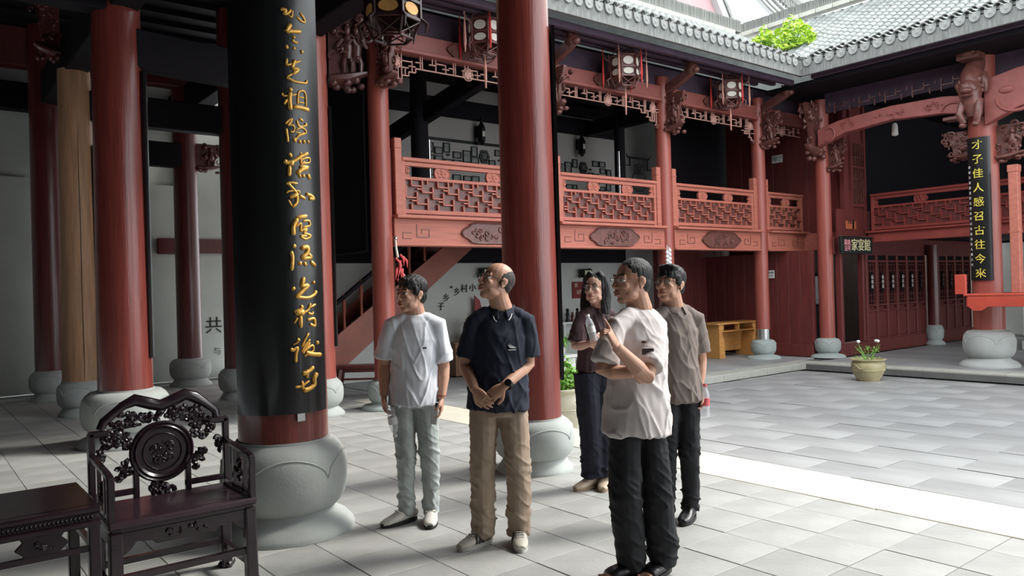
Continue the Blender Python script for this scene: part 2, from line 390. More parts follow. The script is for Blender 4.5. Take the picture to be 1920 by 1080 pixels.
column('dark red column in front of the peeling white end wall', 4.08, 14.55, .21, 5.95, REDD, .35, .48, .36)
# gallery and stage columns
ga = [(5.13, 'red gallery column with the string of red chillies'), (8.1, 'red gallery column hidden behind the middle hall column'),
      (10.93, 'red gallery column with the string of white garlic'), (13.86, 'red gallery column with a metal sleeve beside the pine desk')]
for i, (x, lb) in enumerate(ga):
    column(lb, x, YA, .148 if i < 2 else .142, 5.3, SALV, .25, .38, .34, collar=(i == 3))
column('slim red column left of the doorway with the black name board', 14.78, 8.42, .15, 5.2, SALV, .25, .38, .34)
column('stout red column at right carrying the black couplet board', 14.72, 5.42, .235, 5.3, SALV, .40, .62, .46)
column('thin red column on a small stone base against the lattice door wall', 18.9, 8.1, .13, 2.3, REDD, .19, .44, .22)

# ---------------------------------------------------------------- couplet boards
def board(label, cx, cy, R, ang, span, z0, z1, th=.022, rz_top=0, n=16, name='couplet_board'):
    """board curved round a column; ang = facing direction"""
    t = thing(name, label, 'plaque', (cx, cy, 0), ang)
    vs = []; fs = []; k = 0
    for j, z in enumerate((z0, z1)):
        RR = R*(1-rz_top*j)
        for r_ in (RR, RR+th):
            for i in range(n+1):
                a = -span/2+span*i/n; vs.append((r_*math.cos(a), r_*math.sin(a), z))
    m1 = n+1
    for i in range(n):
        a0, b0, a1, b1 = i, m1+i, 2*m1+i, 3*m1+i
        fs += [(a0, a1, a1+1, a0+1), (b0, b0+1, b1+1, b1), (a0, a0+1, b0+1, b0), (a1, b1, b1+1, a1+1)]
    fs += [(0, m1, 3*m1, 2*m1), (n, 2*m1+n, 3*m1+n, m1+n)]
    MB().add(vs, fs).build('panel', BLK, t, smooth=50); return t

u_, v_ = 0.0, PI/2
bd = board('curved black board with large gold running-script characters on the nearest column', 2.0, 5.04, .296, AN(-113), AN(121), .80, 5.55)  # black panel widened leftward past its real edge, standing in for the column's shade
for lb, x, y, R, z0, z1 in [('narrow black board seen edge-on along the right of the middle red column', 4.28, 5.17, .245, .76, 3.82),
        ('narrow black board seen edge-on right of the glossy red column', 1.92, 9.28, .262, .92, 4.05),
        ('narrow black board seen edge-on right of the pinkish red column', 4.24, 9.5, .245, .88, 4.0),
        ('narrow black board seen edge-on right of the bare timber column', 1.95, 12.07, .235, .75, 3.7)]:
    b = board(lb, x, y, R, 0, AN(86), z0, z1, th=.03)
MB().box((0, 0, 0), (.012, .05, .05)).build('switch_plate', METAL, bd, loc=(.285, .115, .775), rz=.38)
GL = [(545.1,8.8,[(5.6,[(524.3,-6.9),(533.5,-6.0),(530.7,0.5),(537.2,-1.4),(541.9,-8.8)]),(2.8,[(537.2,0.5),(543.7,5.1),(545.1,-8.8)]),(3.7,[(557.6,-7.9),(565.0,2.3),(565.9,8.8),(559.4,7.9),(552.0,1.4)])]),(548.1,54.2,[(8.3,[(541.9,-26.4),(536.3,-15.3),(534.4,-9.8)]),(7.4,[(534.4,-10.7),(547.4,-13.5),(559.4,-15.3)]),(4.6,[(545.6,-4.2),(549.3,0.4)]),(4.6,[(544.6,3.2),(548.3,6.9),(553.9,7.4)]),(5.1,[(534.0,15.2),(536.8,22.7)]),(4.6,[(546.5,17.1),(549.3,21.7)]),(5.6,[(560.4,19.9),(562.2,26.4)])]),(551.9,117.2,[(4.6,[(535.9,-21.1),(534.9,-9.9),(541.5,-10.9),(558.8,-21.1)]),(7.1,[(549.6,-21.1),(546.6,-11.9),(544.5,-3.8)]),(7.1,[(544.5,-3.8),(554.7,-2.8),(545.5,7.4)]),(4.1,[(545.5,6.4),(535.4,14.6)]),(4.6,[(535.4,14.6),(547.6,20.7),(560.8,21.2),(569.0,19.6),(569.0,13.5)])]),(550.6,173.5,[(5.6,[(539.9,-21.4),(545.0,-15.3)]),(3.6,[(527.2,-10.2),(530.3,-5.1),(539.4,-6.1),(552.7,-10.2)]),(8.1,[(541.5,-13.2),(540.5,3.1),(542.5,21.4)]),(5.1,[(536.4,1.0),(531.3,11.2)]),(3.6,[(554.7,8.1),(555.7,-14.3),(562.9,-19.3),(568.0,-13.2),(569.0,10.2)]),(2.9,[(555.7,-6.1),(565.9,-6.1)]),(2.9,[(555.7,4.1),(565.9,4.1)]),(7.1,[(546.6,14.3),(560.8,14.3),(574.1,16.3)])]),(554.1,233.3,[(3.7,[(533.5,-10.2),(538.1,-16.6),(544.6,-21.3),(542.8,-14.8),(538.1,-8.3)]),(3.2,[(538.1,-8.3),(546.5,-9.2),(549.3,-2.7),(546.5,3.7),(541.9,2.8)]),(4.6,[(534.9,-1.8),(536.8,11.1),(538.1,24.1)]),(4.2,[(557.6,-24.0),(564.1,-19.4)]),(3.7,[(553.0,-19.4),(557.6,-8.3),(569.6,-12.9),(566.9,-16.6)]),(3.2,[(552.0,-0.9),(561.3,-6.4),(568.7,-1.8),(566.9,4.7),(551.1,3.7)]),(4.6,[(566.9,3.7),(556.7,9.3),(552.0,16.7),(548.3,16.7),(552.0,23.2)]),(5.1,[(556.7,18.6),(560.4,24.1)]),(5.1,[(564.1,17.6),(567.3,23.2)]),(4.6,[(571.0,16.7),(574.7,21.3)])]),(554.7,300.6,[(5.0,[(540.0,-21.7),(545.0,-14.5)]),(6.7,[(532.8,-8.4),(536.1,-2.8),(547.2,-6.2),(561.7,-18.4),(572.8,-25.0)]),(8.9,[(545.0,-6.2),(543.9,2.7)]),(7.2,[(541.1,2.7),(540.6,22.7)]),(2.8,[(559.4,-25.0),(562.8,-18.4)]),(3.1,[(560.6,-17.3),(560.6,-3.9),(563.9,-12.8),(575.0,-16.2),(575.0,-7.3),(563.9,-5.0)]),(3.3,[(560.6,-1.2),(567.2,-8.4)]),(8.3,[(558.3,3.8),(571.7,3.8),(561.7,8.3),(553.9,17.2)]),(5.0,[(557.2,18.3),(560.6,23.8)]),(5.6,[(563.3,17.2),(566.7,22.7)]),(6.1,[(571.7,16.1),(576.7,25.0)])]),(558.9,359.4,[(3.9,[(535.0,-20.5),(542.8,-23.8),(555.0,-22.2)]),(4.4,[(538.3,-22.7),(549.4,-9.4),(556.1,-0.5)]),(3.3,[(536.1,-2.7),(540.6,-7.2),(556.1,-8.3),(558.3,-3.8)]),(7.2,[(556.1,-1.6),(541.7,5.0)]),(5.6,[(553.9,-0.5),(553.9,13.9),(546.1,23.9)]),(3.1,[(546.1,22.8),(539.4,9.5)]),(5.6,[(558.3,0.6),(568.3,6.2)]),(6.1,[(569.4,-3.3),(577.2,-1.6),(582.8,3.9),(575.0,5.0)])]),(563.2,421.5,[(7.5,[(553.9,-18.6),(571.3,-22.6)]),(8.1,[(555.1,-16.8),(548.1,-1.8),(548.7,15.6)]),(4.1,[(552.8,-0.6),(560.9,-7.6),(560.9,6.3),(563.2,6.3)]),(3.7,[(564.4,-12.2),(574.8,-13.4),(575.9,-4.1),(564.4,-0.6)]),(4.6,[(560.9,6.3),(571.3,2.9),(565.5,11.0)]),(4.1,[(565.5,11.0),(578.2,15.6),(569.0,22.5),(560.9,16.7),(571.3,16.7)])]),(564.9,480.5,[(6.9,[(547.6,-24.9),(551.6,-19.1)]),(6.4,[(543.5,-12.2),(547.0,-0.6),(545.3,24.9)]),(8.1,[(560.9,-18.0),(572.5,-20.3),(571.3,-8.7),(562.0,0.6)]),(6.9,[(563.2,1.7),(578.2,-0.6),(573.6,-7.5)]),(6.4,[(558.6,7.5),(560.9,14.5)]),(5.8,[(566.7,8.7),(570.7,16.2)]),(6.9,[(578.2,7.5),(586.3,15.6)])]),(567.5,538.9,[(7.2,[(546.7,-1.1),(550.0,4.4)]),(7.2,[(566.7,-20.0),(563.3,-3.3),(573.9,-4.5),(562.8,7.8),(552.8,18.9)]),(5.6,[(555.0,17.8),(572.8,20.0),(583.9,14.4),(588.3,6.7)]),(6.1,[(582.2,-12.2),(584.4,-7.8)])]),(568.6,593.3,[(5.6,[(560.6,-18.9),(563.9,-15.5),(550.6,-6.6)]),(8.9,[(551.7,-4.4),(565.0,-7.7),(560.6,-1.1)]),(7.2,[(560.6,-2.2),(561.7,23.4)]),(4.4,[(556.1,3.4),(550.0,13.4)]),(4.4,[(566.1,-5.5),(573.9,-11.1),(578.3,-23.3)]),(4.4,[(577.2,-15.5),(587.2,-21.1)]),(4.4,[(573.9,-4.4),(580.6,-2.2),(582.8,-6.6)]),(5.0,[(572.8,8.9),(583.9,6.7),(586.1,15.6),(585.0,21.1),(577.2,16.7)])]),(571.0,655.3,[(5.4,[(555.1,-17.4),(559.9,-13.8)]),(3.0,[(558.7,-12.6),(549.1,-6.6)]),(5.4,[(544.9,-0.6),(547.9,4.2),(557.5,-1.8)]),(6.0,[(556.3,-1.8),(553.3,12.6),(553.3,27.1)]),(4.2,[(575.5,-27.1),(569.5,-16.2),(563.5,-1.8)]),(3.6,[(577.9,-15.0),(569.5,-4.2),(563.5,7.8)]),(4.2,[(577.9,-9.0),(568.3,5.4),(565.9,11.4)]),(4.2,[(569.5,5.4),(581.6,-3.0),(582.8,7.8),(568.3,16.3)]),(7.8,[(570.7,10.2),(585.2,15.1),(597.2,16.9)]),(6.6,[(589.4,-10.2),(591.2,-4.2)])]),(571.3,716.1,[(7.2,[(564.7,-9.0),(576.7,-14.5),(584.0,-21.7)]),(6.0,[(573.1,-16.9),(573.1,-1.2)]),(8.4,[(590.0,-8.4),(585.2,1.2),(585.2,13.2),(575.5,20.4),(565.9,21.6)]),(4.2,[(552.7,14.4),(563.5,13.2),(576.7,4.8)]),(5.4,[(564.1,3.6),(565.9,20.4)])])]
for ci, (cx, cy, strokes) in enumerate(GL):
    # height on the board from the centre of the character
    mb = MB(); zc = 1.55+(544.5-cy-.0285*(cx-960)*1.0)*4.80/FPX*1.0
    zc = 1.55+((543-.0285*(cx-960))-cy)*4.78/FPX
    for wd, pts in strokes:
        P = []
        for (sx, sy) in pts:
            z = zc-sy*.0033; a = math.asin(max(-.99, min(.99, (sx-(505+.0285*(cy+sy)))/91)))-.03
            P.append((.320*math.cos(a), .320*math.sin(a), z, a))
        Q = [Vector(p[:3]) for p in P]
        # smooth the stroke
        D = [Q[0]]
        for i in range(len(Q)-1):
            p0, p1, p2, p3 = Q[max(i-1, 0)], Q[i], Q[i+1], Q[min(i+2, len(Q)-1)]
            for u in (.25, .5, .75, 1): D.append(.5*((2*p1)+(p2-p0)*u+(2*p0-5*p1+4*p2-p3)*u*u+(3*p1-p0-3*p2+p3)*u**3))
        r = wd*.0034/2*1.3; N = len(D)
        mb.loft(D, [r*(.55 if i in (0, N-1) else 1.0-.12*math.sin(3*i/N)) for i in range(N)], n=7)
    mb.build('gold_character', GOLD, bd, smooth=60)
b2 = board('black couplet board with small yellow characters on the stout right-hand column', 14.72, 5.42, .245, PI, AN(84), 1.48, 3.92)
for i, ch in enumerate('才子佳人感召古往今來'):
    z = 3.78-.243*i; me = text_mesh(ch, .172, .006); k = .262
    for v in me.vertices:
        a = v.co.x/k; v.co = ((k+.006+v.co.z)*math.cos(a), (k+.006+v.co.z)*math.sin(a), v.co.y+z)
    link('gold_character', me, GOLDY, b2)
for i in range(20):
    me = text_mesh('癸卯年春月書於古堂東壁記事以示後人觀之可也'[i], .05, .003); k = .262; z = 3.42-.088*i
    for v in me.vertices:
        a = (v.co.x-.15)/k; v.co = ((k+.005+v.co.z)*math.cos(a), (k+.005+v.co.z)*math.sin(a), v.co.y+z)
    if i == 0: sm = MB()
    n0 = len(sm.v); sm.v += [tuple(v.co) for v in me.vertices]; sm.f += [tuple(j+n0 for j in p.vertices) for p in me.polygons]
tag(sm.build('small_inscription', PAPER, b2), kind='stuff')
# ================================================================ gallery wing (faces the courtyard along y = YA)
def hbeam_thing(label, x0, x1, medals=(), seed=1):
    t = thing('balcony_beam', label, 'beam', (x0, YA, 0)); L = x1-x0
    MB().box((L/2, 0, 2.385), (L, .2, .36)).build('fascia', SAL, t, bevel=.01)
    MB().box((L/2, -.03, 2.585), (L, .34, .045)).build('top_molding', SAL, t, bevel=.008)
    MB().box((L/2, -.01, 2.205), (L, .24, .03)).build('lower_molding', SAL, t, bevel=.005)
    for i, m_ in enumerate(medals): relief(1.12, .3, seed+i, 16, .04).build('carved_medallion', CARV, t, smooth=50, loc=(m_-x0, -.115, 2.385))
    for s in (0, 1):   # incised key lines near each end
        x = .35 if s == 0 else L-.35; sg = 1 if s == 0 else -1; mb = MB()
        for a, b in (((0, .1), (0, -.08)), ((0, -.08), (.2*sg, -.08)), ((.2*sg, -.08), (.2*sg, .03)), ((.2*sg, .03), (.08*sg, .03)), ((.08*sg, .03), (.08*sg, -.03)), ((-.22*sg, -.1), (-.08*sg, -.1)), ((-.22*sg, -.02), (-.08*sg, -.02)), ((-.22*sg, -.1), (-.22*sg, -.02))):
            mb.bar((x+a[0], -.103, 2.39+a[1]), (x+b[0], -.103, 2.39+b[1]), .008, .008)
        tag(mb.build('key_line', CARV, t), kind='stuff')
    return t
hbeam_thing('balcony front beam, left bay, with a carved medallion and incised key pattern', 5.27, 7.96, [6.95], 11)
hbeam_thing('balcony front beam, second bay, behind the middle hall column', 8.24, 10.79, [9.5], 21)
hbeam_thing('balcony front beam, third bay, between the garlic string and the pine desk column', 11.07, 13.72, [12.42], 31)
hbeam_thing('balcony front beam, short right-hand bay ending at the maroon corner', 14.0, 15.42, [], 41)
def rosette(w, h):
    mb = MB(); pts = [(w/2*math.cos(t)*(1+.06*math.cos(3*t)), h/2*math.sin(t)) for t in [2*PI*k/20 for k in range(20)]]
    mb.prism(pts, -.02, .02); mb.loft([(x, -.024, z) for x, z in pts+[pts[0]]], .009, n=5)
    for a in range(5):
        t = 2*PI*a/5+.3; mb.ell((w*.24*math.cos(t), -.02, h*.24*math.sin(t)), (w*.12, .014, h*.12), u=7, v=5)
    mb.ell((0, -.022, 0), (w*.09, .02, h*.09), u=7, v=5); return mb
def balustrade(label, loc, L, ros, rz=0, wall=True, z0=2.62, z1=3.42, m=SAL, seed=1, newels=(1, 1), group=None):
    t = thing('balustrade', label, 'railing', loc, rz, group); H = z1-z0; zf = z0+H*.64
    MB().box((L/2, 0, z1-.03), (L, .13, .055)).build('handrail', m, t, bevel=.012)
    MB().box((L/2, 0, z1-.09), (L, .07, .06)).build('under_rail', m, t, bevel=.006)
    MB().box((L/2, 0, zf), (L, .07, .045)).build('middle_rail', m, t, bevel=.006)
    MB().box((L/2, 0, z0+.05), (L, .07, .06)).build('bottom_rail', m, t, bevel=.006)
    MB().box((L/2, .015, (z0+zf)/2), (L-.1, .012, zf-z0)).build('back_panel', CARV if m is SAL else MARO, t)
    f = fret(L-.14, zf-z0-.1, .019, .05, seed, .088).build('key_fret', m, t, loc=(.07, -.015, z0+.08)); tag(f, kind='stuff')
    for s in (0, 1):
        MB().box((.03 if s == 0 else L-.03, 0, (z0+z1)/2), (.06, .08, H)).build('end_stile', m, t, bevel=.006)
        if newels[s]:
            mb = MB(); mb.box((-.055 if s == 0 else L+.055, 0, (z0+z1+.25)/2), (.11, .12, H+.25)); mb.box((-.055 if s == 0 else L+.055, 0, z1+.11), (.125, .135, .02))
            mb.build('newel_post', m, t, bevel=.008)
        sc = MB(); x = .1 if s == 0 else L-.1; sg = 1 if s == 0 else -1
        sc.prism([(x-.05*sg, zf), (x+.06*sg, zf+.02), (x+.02*sg, zf+.07), (x+.05*sg, zf+.1), (x+.02*sg, zf+.14), (x+.06*sg, z1-.1), (x-.05*sg, z1-.08)][::1], -.02, .02)
        sc.loft([(x+.02*sg*math.cos(k), -.025, (zf+z1-.08)/2+.05*math.sin(k)) for k in range(7)], .009, n=5); sc.build('corner_scroll', m, t)
    for q in ros: rosette(.26, z1-.12-zf+.02).build('carved_rosette', m, t, smooth=50, loc=(L*q, 0, (zf+z1-.12)/2+.01))
    return t
balustrade('balcony railing, left bay, beside the column with red chillies', (5.44, YA, 0), 2.4, (.28, .66), seed=1)
balustrade('balcony railing, second bay, running out from behind the middle column', (8.36, YA, 0), 2.3, (.33, .68), seed=2)
balustrade('balcony railing, third bay, right of the garlic string column', (11.2, YA, 0), 2.4, (.33, .66), seed=3)
balustrade('short balcony railing beside the maroon corner wall', (14.1, YA, 0), 1.3, (.52,), seed=4, newels=(1, 0))
def lintel(label, x0, x1, steps_l=True, steps_r=True, seed=1, med=(.5,)):
    t = thing('carved_lintel', label, 'lintel', (x0, YA-.02, 0)); L = x1-x0
    MB().box((L/2, 0, 5.0), (L, .16, .26)).build('lintel_board', LINT, t, bevel=.01)
    MB().box((L/2, -.02, 4.87), (L, .2, .05)).build('lintel_molding', LINT, t, bevel=.006)
    for m_ in med: relief(.78, .24, seed, 13, .035).build('carved_medallion', CARV, t, smooth=50, loc=(L*m_, -.1, 5.0))
    mb = MB(); b = lambda x0, z0, x1_, z1: mb.bar((x0, 0, z0), (x1_, 0, z1), .013, .03, up=(0, 1, 0)); zt = 4.85
    x = .0; i = 0
    def drop(x):
        d = .19
        if steps_l: d = max(d, .42-x*.45)
        if steps_r: d = max(d, .42-(L-x)*.45)
        return round(d/.06)*.06
    dx = .11; n = int(L/dx); dx = L/n; prev = None
    for i in range(n):
        xa, xb = i*dx, (i+1)*dx; d = drop((xa+xb)/2); p = i % 5
        b(xa, zt-d, xb, zt-d)
        if prev is not None and prev != d: b(xa, zt-prev, xa, zt-d)
        prev = d
        if p in (0, 2): b(xa, zt, xa, zt-d)
        if p == 1: b(xa, zt-d*.5, xb, zt-d*.5); b(xa+dx/2, zt, xa+dx/2, zt-d*.5)
        if p == 2: b(xa, zt-d*.33, xb+dx*.5, zt-d*.33)
        if p == 3: b(xa+dx*.5, zt-d*.33, xa+dx*.5, zt-d); b(xa, zt-d*.66, xb, zt-d*.66)
        if p == 4: b(xa, zt-d*.5, xb, zt-d*.5); b(xb-dx*.3, zt, xb-dx*.3, zt-d)
        if d > .24: b(xa, zt-.19, xb, zt-.19); b(xa+dx*.5, zt-.19, xa+dx*.5, zt-d)
    tag(mb.build('hanging_fretwork', PALE, t), kind='stuff')
    for q, sz in ((.5, .15),)+(((.055, .13),) if steps_l else ())+(((.945, .13),) if steps_r else ()):
        r = MB(); r.ell((0, 0, 0), (sz*.5, .02, sz*.5)); r.loft([(sz*.62*math.cos(k*.524), 0, sz*.62*math.sin(k*.524)) for k in range(13)], .008, n=5)
        for k in range(6): r.ell((sz*.4*math.cos(k*1.05), -.015, sz*.4*math.sin(k*1.05)), (sz*.13, .012, sz*.13), u=6, v=4)
        r.build('fretwork_flower', PALE, t, loc=(L*q, -.005, 4.72))
    if steps_r: MB().lathe([(.0, 0), (.03, .01), (.04, .04), (.025, .07), (.03, .09)], 10).build('pendant_knob', CARV, t, loc=(L-.04, 0, 4.36))
    return t
lintel('carved lintel with pale hanging fretwork over the left balcony bay', 5.27, 7.96, True, False, 51)
lintel('carved lintel with pale hanging fretwork over the second balcony bay', 8.24, 10.79, False, True, 52)
lintel('carved lintel with pale hanging fretwork over the third balcony bay', 11.07, 13.72, True, True, 53)
lintel('short lintel with hanging fretwork right of the desk column', 14.0, 15.4, True, False, 54, med=())

# eaves brackets: fixed on a column, reaching out over the courtyard
def bracket(name, label, loc, rz, w, h, d, seed, m=CARV, figs=1, arm=True):
    t = thing(name, label, 'bracket', loc, rz)
    carved(w, h, d, seed, figs).build('carved_figures', m, t, smooth=50)
    if arm:
        mb = MB(); mb.bar((0, 0, .08), (w*1.35, 0, .3), .1, .16)
        mb.build('arm', m, t, bevel=.01)
        hd = MB(); hd.ell((w*1.35, 0, .34), (.12, .1, .12)); hd.ell((w*1.35+.09, 0, .3), (.07, .07, .06)); hd.ell((w*1.35+.02, .06, .4), (.05, .03, .07)); hd.ell((w*1.35+.02, -.06, .4), (.05, .03, .07))
        for k in range(7): hd.loft([(w*1.35-.02+.1*math.cos(k)*(1-j/6), .08*math.sin(k*2), .36+.1*math.sin(k)*(1-j/6)+.01*j) for j in range(4)], .02, n=5)
        hd.build('beast_head', m, t, smooth=50)
    return t
for x, lb, s in ((5.13, 'carved bracket above the chilli column, under the big lantern', 61), (8.1, 'carved bracket above the hidden gallery column beside the middle red column', 62),
                 (10.93, 'carved bracket with a beast head above the garlic string column', 63), (13.86, 'carved bracket with a beast head above the pine desk column', 64)):
    bracket('eaves_bracket', lb, (x, YA-.12, 4.98), -PI/2, .42, .72, .24, s)
bracket('figure_bracket', 'large dark carved warrior bracket fixed high beside the gold lettered board', (4.48, 9.42, 5.22), AN(-22), .58, .98, .34, 66, mat('dark_carved_wood', S(84, 52, 50), .35, n=(9, .3), b=(40, .4), coat=.3), 2, arm=False)
bracket('figure_bracket', 'carved bracket left of the slim column by the doorway', (14.66, 8.42, 5.1), PI, .52, 1.1, .3, 67, arm=False)
bracket('eaves_bracket', 'small carved corbel on the right of the slim doorway column', (14.78, 8.28, 4.36), -PI/2, .36, .62, .2, 68, arm=False)
bracket('eaves_bracket', 'carved corbel under the arched beam left of the black couplet board', (14.72, 5.64, 4.1), PI/2, .42, .52, .24, 69, arm=False)
bracket('eaves_bracket', 'carved corbel under the beam at the far right edge', (14.72, 5.2, 4.1), -PI/2, .55, .62, .24, 70, arm=False)
bracket('eaves_bracket', 'dark curved bracket at the top right of the column before the peeling wall', (4.26, 14.5, 4.35), 0, .55, .5, .2, 71, REDD, arm=False)
bracket('eaves_bracket', 'small dark carved bracket above the top of the bare timber column', (1.78, 12.0, 5.75), PI, .35, .95, .2, 72, REDD, arm=False)
# lion bracket on the stout column
t = thing('lion_bracket', 'carved lion climbing down the top of the stout right-hand column', 'bracket', (14.50, 5.42, 0), PI)
mb = MB()
mb.loft([(-.05, 0, 5.2), (.2, 0, 4.95), (.26, 0, 4.6), (.14, 0, 4.3)], [(.14, .15), (.17, .17), (.17, .16), (.12, .13)], ax=(0, 1, 0), n=12)
for s in (-1, 1):
    mb.loft([(.24, s*.13, 4.5), (.34, s*.15, 4.3), (.3, s*.1, 4.14)], [.07, .06, .055], n=8); mb.ell((.34, s*.1, 4.1), (.08, .06, .045))
    mb.loft([(.1, s*.14, 4.95), (.2, s*.2, 4.8), (.12, s*.18, 4.66)], [.08, .07, .05], n=8)
mb.build('lion_body', CARV, t, smooth=60)
mb = MB(); mb.ell((.3, 0, 4.72), (.15, .16, .15)); mb.ell((.42, 0, 4.66), (.09, .11, .05)); mb.ell((.4, 0, 4.58), (.08, .1, .03))
for s in (-1, 1): mb.ell((.4, s*.06, 4.76), (.035, .03, .03)); mb.ell((.28, s*.15, 4.84), (.03, .04, .06))
for k in range(16): a = k*.39; mb.ell((.2+.02*math.cos(3*a), .17*math.cos(a), 4.74+.17*math.sin(a)), .045, u=6, v=5)
mb.build('lion_head', CARV, t, smooth=60)
mb = MB(); mb.box((.2, 0, 5.32), (.3, .34, .22)); mb.ell((.36, 0, 5.32), (.03, .13, .07)); mb.build('bracket_cap', CARV, t, bevel=.015)

# roof over the gallery and the stage wing
def drip(parent, x, y, z, rz, me_cache={}):
    if 'a' not in me_cache:
        mb = MB(); pts = [(-.085, .02)]+[(.085*math.cos(t), -.115*math.sin(t)**.8 if math.sin(t) > 0 else 0) for t in [PI-PI*k/12 for k in range(13)]]+[(.085, .02)]
        mb.prism([(x_, z_-.01) for x_, z_ in pts], -.012, .008)
        mb.loft([(x_*.93, -.014, z_-.012) for x_, z_ in pts[1:-1]], .008, n=4)
        mb.ell((0, -.014, -.045), (.03, .008, .03), u=7, v=4)
        # gutter tile behind and cover tile beside it
        for s in range(3):
            yy = .0+s*.14; q = [(.085*math.cos(PI+PI*k/6), .01+.03*s*.57+.045*(1+math.sin(PI+PI*k/6))-.02) for k in range(7)]
            mb.prism(q+[(a*.9, b+.012) for a, b in q[::-1]], yy, yy+.16)
        me_cache['a'] = mb.mesh('drip_tile'); me_cache['a'].materials.append(TILE)
        cb = MB(); n = 7
        for s in range(3):
            yy = -.035+s*.14; zz = s*.07; q = [(.06*math.cos(PI*k/n), zz+.03+.05*math.sin(PI*k/n)) for k in range(n+1)]
            cb.prism(q+[(a*.8, zz+.03+(b-zz-.03)*.72) for a, b in q[::-1]], yy, yy+.16)
        me_cache['b'] = cb.mesh('cover_tile'); me_cache['b'].materials.append(TILE)
    link('drip_tile', me_cache['a'], None, parent, loc=(x, y, z), rz=rz)
    d = Vector((math.cos(rz), math.sin(rz)))*.11
    link('cover_tile', me_cache['b'], None, parent, loc=(x+d.x, y+d.y, z), rz=rz)
def fascia(t, p, q, nrm):
    mb = MB(); L = (Vector(q)-Vector(p)).length
    mb.bar(p, q, .06, .24); o = mb.build('fascia_board', FASC, t); return o
SL = .575; EZ = 5.66; XE, YE = 13.5, 8.08
ra = thing('tiled_roof', 'grey tiled roof of the gallery wing with a row of hanging drip tiles', 'roof', (0, 0, 0))
rb = thing('tiled_roof', 'mossy grey tiled roof sloping down over the stage wing at upper right', 'roof', (0, 0, 0))
fascia(ra, (5.35, YE, 5.55), (XE+.03, YE, 5.55), 0); fascia(rb, (XE, YE+.03, 5.55), (XE, -3.2, 5.55), 0)
k = 0; x = 5.45
while x < XE-.1: drip(ra, x, YE-.04, EZ+.05, 0); x += .205
y = YE-.17
while y > -2.6: drip(rb, XE-.04, y, EZ+.05, -PI/2); y -= .222
hp = MB()   # dragon-like corner tile where the two eaves meet
hp.prism([(-.12, .03), (-.08, -.08), (0, -.17), (.08, -.08), (.12, .03)], -.015, .01); hp.ell((0, .12, .06), (.15, .22, .06))
for s in range(6): hp.loft([(-.16+.3*s/5, .0, .06), (-.2+.4*s/5, .25, .12), (-.12+.24*s/5, .5, .26)], .02, n=5)
hp.build('corner_tile', TILE, ra, smooth=50, loc=(XE-.03, YE-.03, EZ+.05), rz=-PI/4)
RW = 3.5; RH = SL*RW
sl = MB()   # roof decks (thin slabs under the tiles) down to the soffit boards
def slab(mb, q, th): mb.add(list(q)+[(a, b, c-th) for a, b, c in q], [(0, 1, 2, 3), (7, 6, 5, 4), (0, 4, 5, 1), (1, 5, 6, 2), (2, 6, 7, 3), (3, 7, 4, 0)])
z0 = EZ-.02
slab(sl, [(5.35, YE, z0), (XE, YE, z0), (XE+RW, YE+RW, z0+RH), (5.35, YE+RW, z0+RH)], .08); sl.build('roof_deck', SOFF, ra)
sl = MB(); slab(sl, [(5.35, YE+RW, z0+RH), (XE+RW, YE+RW, z0+RH), (XE+2*RW, YE+2*RW, z0), (5.35, YE+2*RW, z0)], .08); sl.build('rear_slope', TILER, ra)
sl = MB(); slab(sl, [(XE, YE, z0), (XE, -3.2, z0), (XE+RW, -3.2, z0+RH), (XE+RW, YE+RW, z0+RH)], .08); sl.build('roof_deck', SOFF, rb)
sl = MB(); slab(sl, [(XE+RW, YE+RW, z0+RH), (XE+RW, -3.2, z0+RH), (XE+2*RW, -3.2, z0), (XE+2*RW, YE+2*RW, z0)], .08); sl.build('rear_slope', TILER, rb)
def tile_row(L):
    """one upslope row: overlapping convex cover tiles above a pan, running +y and rising"""
    mb = MB(); n = max(1, int(L/.17)); 
    for s in range(n):
        y = L*s/n; z = y*SL; w = .078; q = [(w*math.cos(PI*k/5), .02+.055*math.sin(PI*k/5)) for k in range(6)]
        ln = L/n*1.25; dz = ln*SL; vs = [(a, y, z+b+.014) for a, b in q]+[(a*.86, y+ln, z+dz+b*.8-.004) for a, b in q]
        mb.add(vs, [(i, i+1, i+7, i+6) for i in range(5)]+[(5, 4, 3, 2, 1, 0)])
    for s in range(n):
        y = L*s/n; z = y*SL; ln = L/n*1.2; a0, a1 = .05, .17
        vs = [(a0, y, z+.03), (.11, y, z+.008), (a1, y, z+.03), (a0, y+ln, z+ln*SL+.012), (.11, y+ln, z+ln*SL-.006), (a1, y+ln, z+ln*SL+.012)]
        mb.add(vs, [(0, 1, 4, 3), (1, 2, 5, 4)])
    return mb
full = tile_row(RW).mesh('tile_row'); full.materials.append(TILER)
y = YE-.06
while y > -1.6: link('tile_row', full, None, rb, loc=(XE+.0, y, EZ+.0), rz=-PI/2); y -= .222
y = YE+.16
while y < YE+RW-.2:
    d = y-YE; me = tile_row(RW-d).mesh('tile_row'); me.materials.append(TILER); link('tile_row', me, None, rb, loc=(XE+d, y, EZ+d*SL), rz=-PI/2); y += .222
x = XE-.1
while x > 5.45: link('tile_row', full, None, ra, loc=(x, YE, EZ)); x -= .205
x = XE+.12
while x < XE+RW-.2:
    d = x-XE; me = tile_row(RW-d).mesh('tile_row'); me.materials.append(TILER); link('tile_row', me, None, ra, loc=(x, YE+d, EZ+d*SL)); x += .205
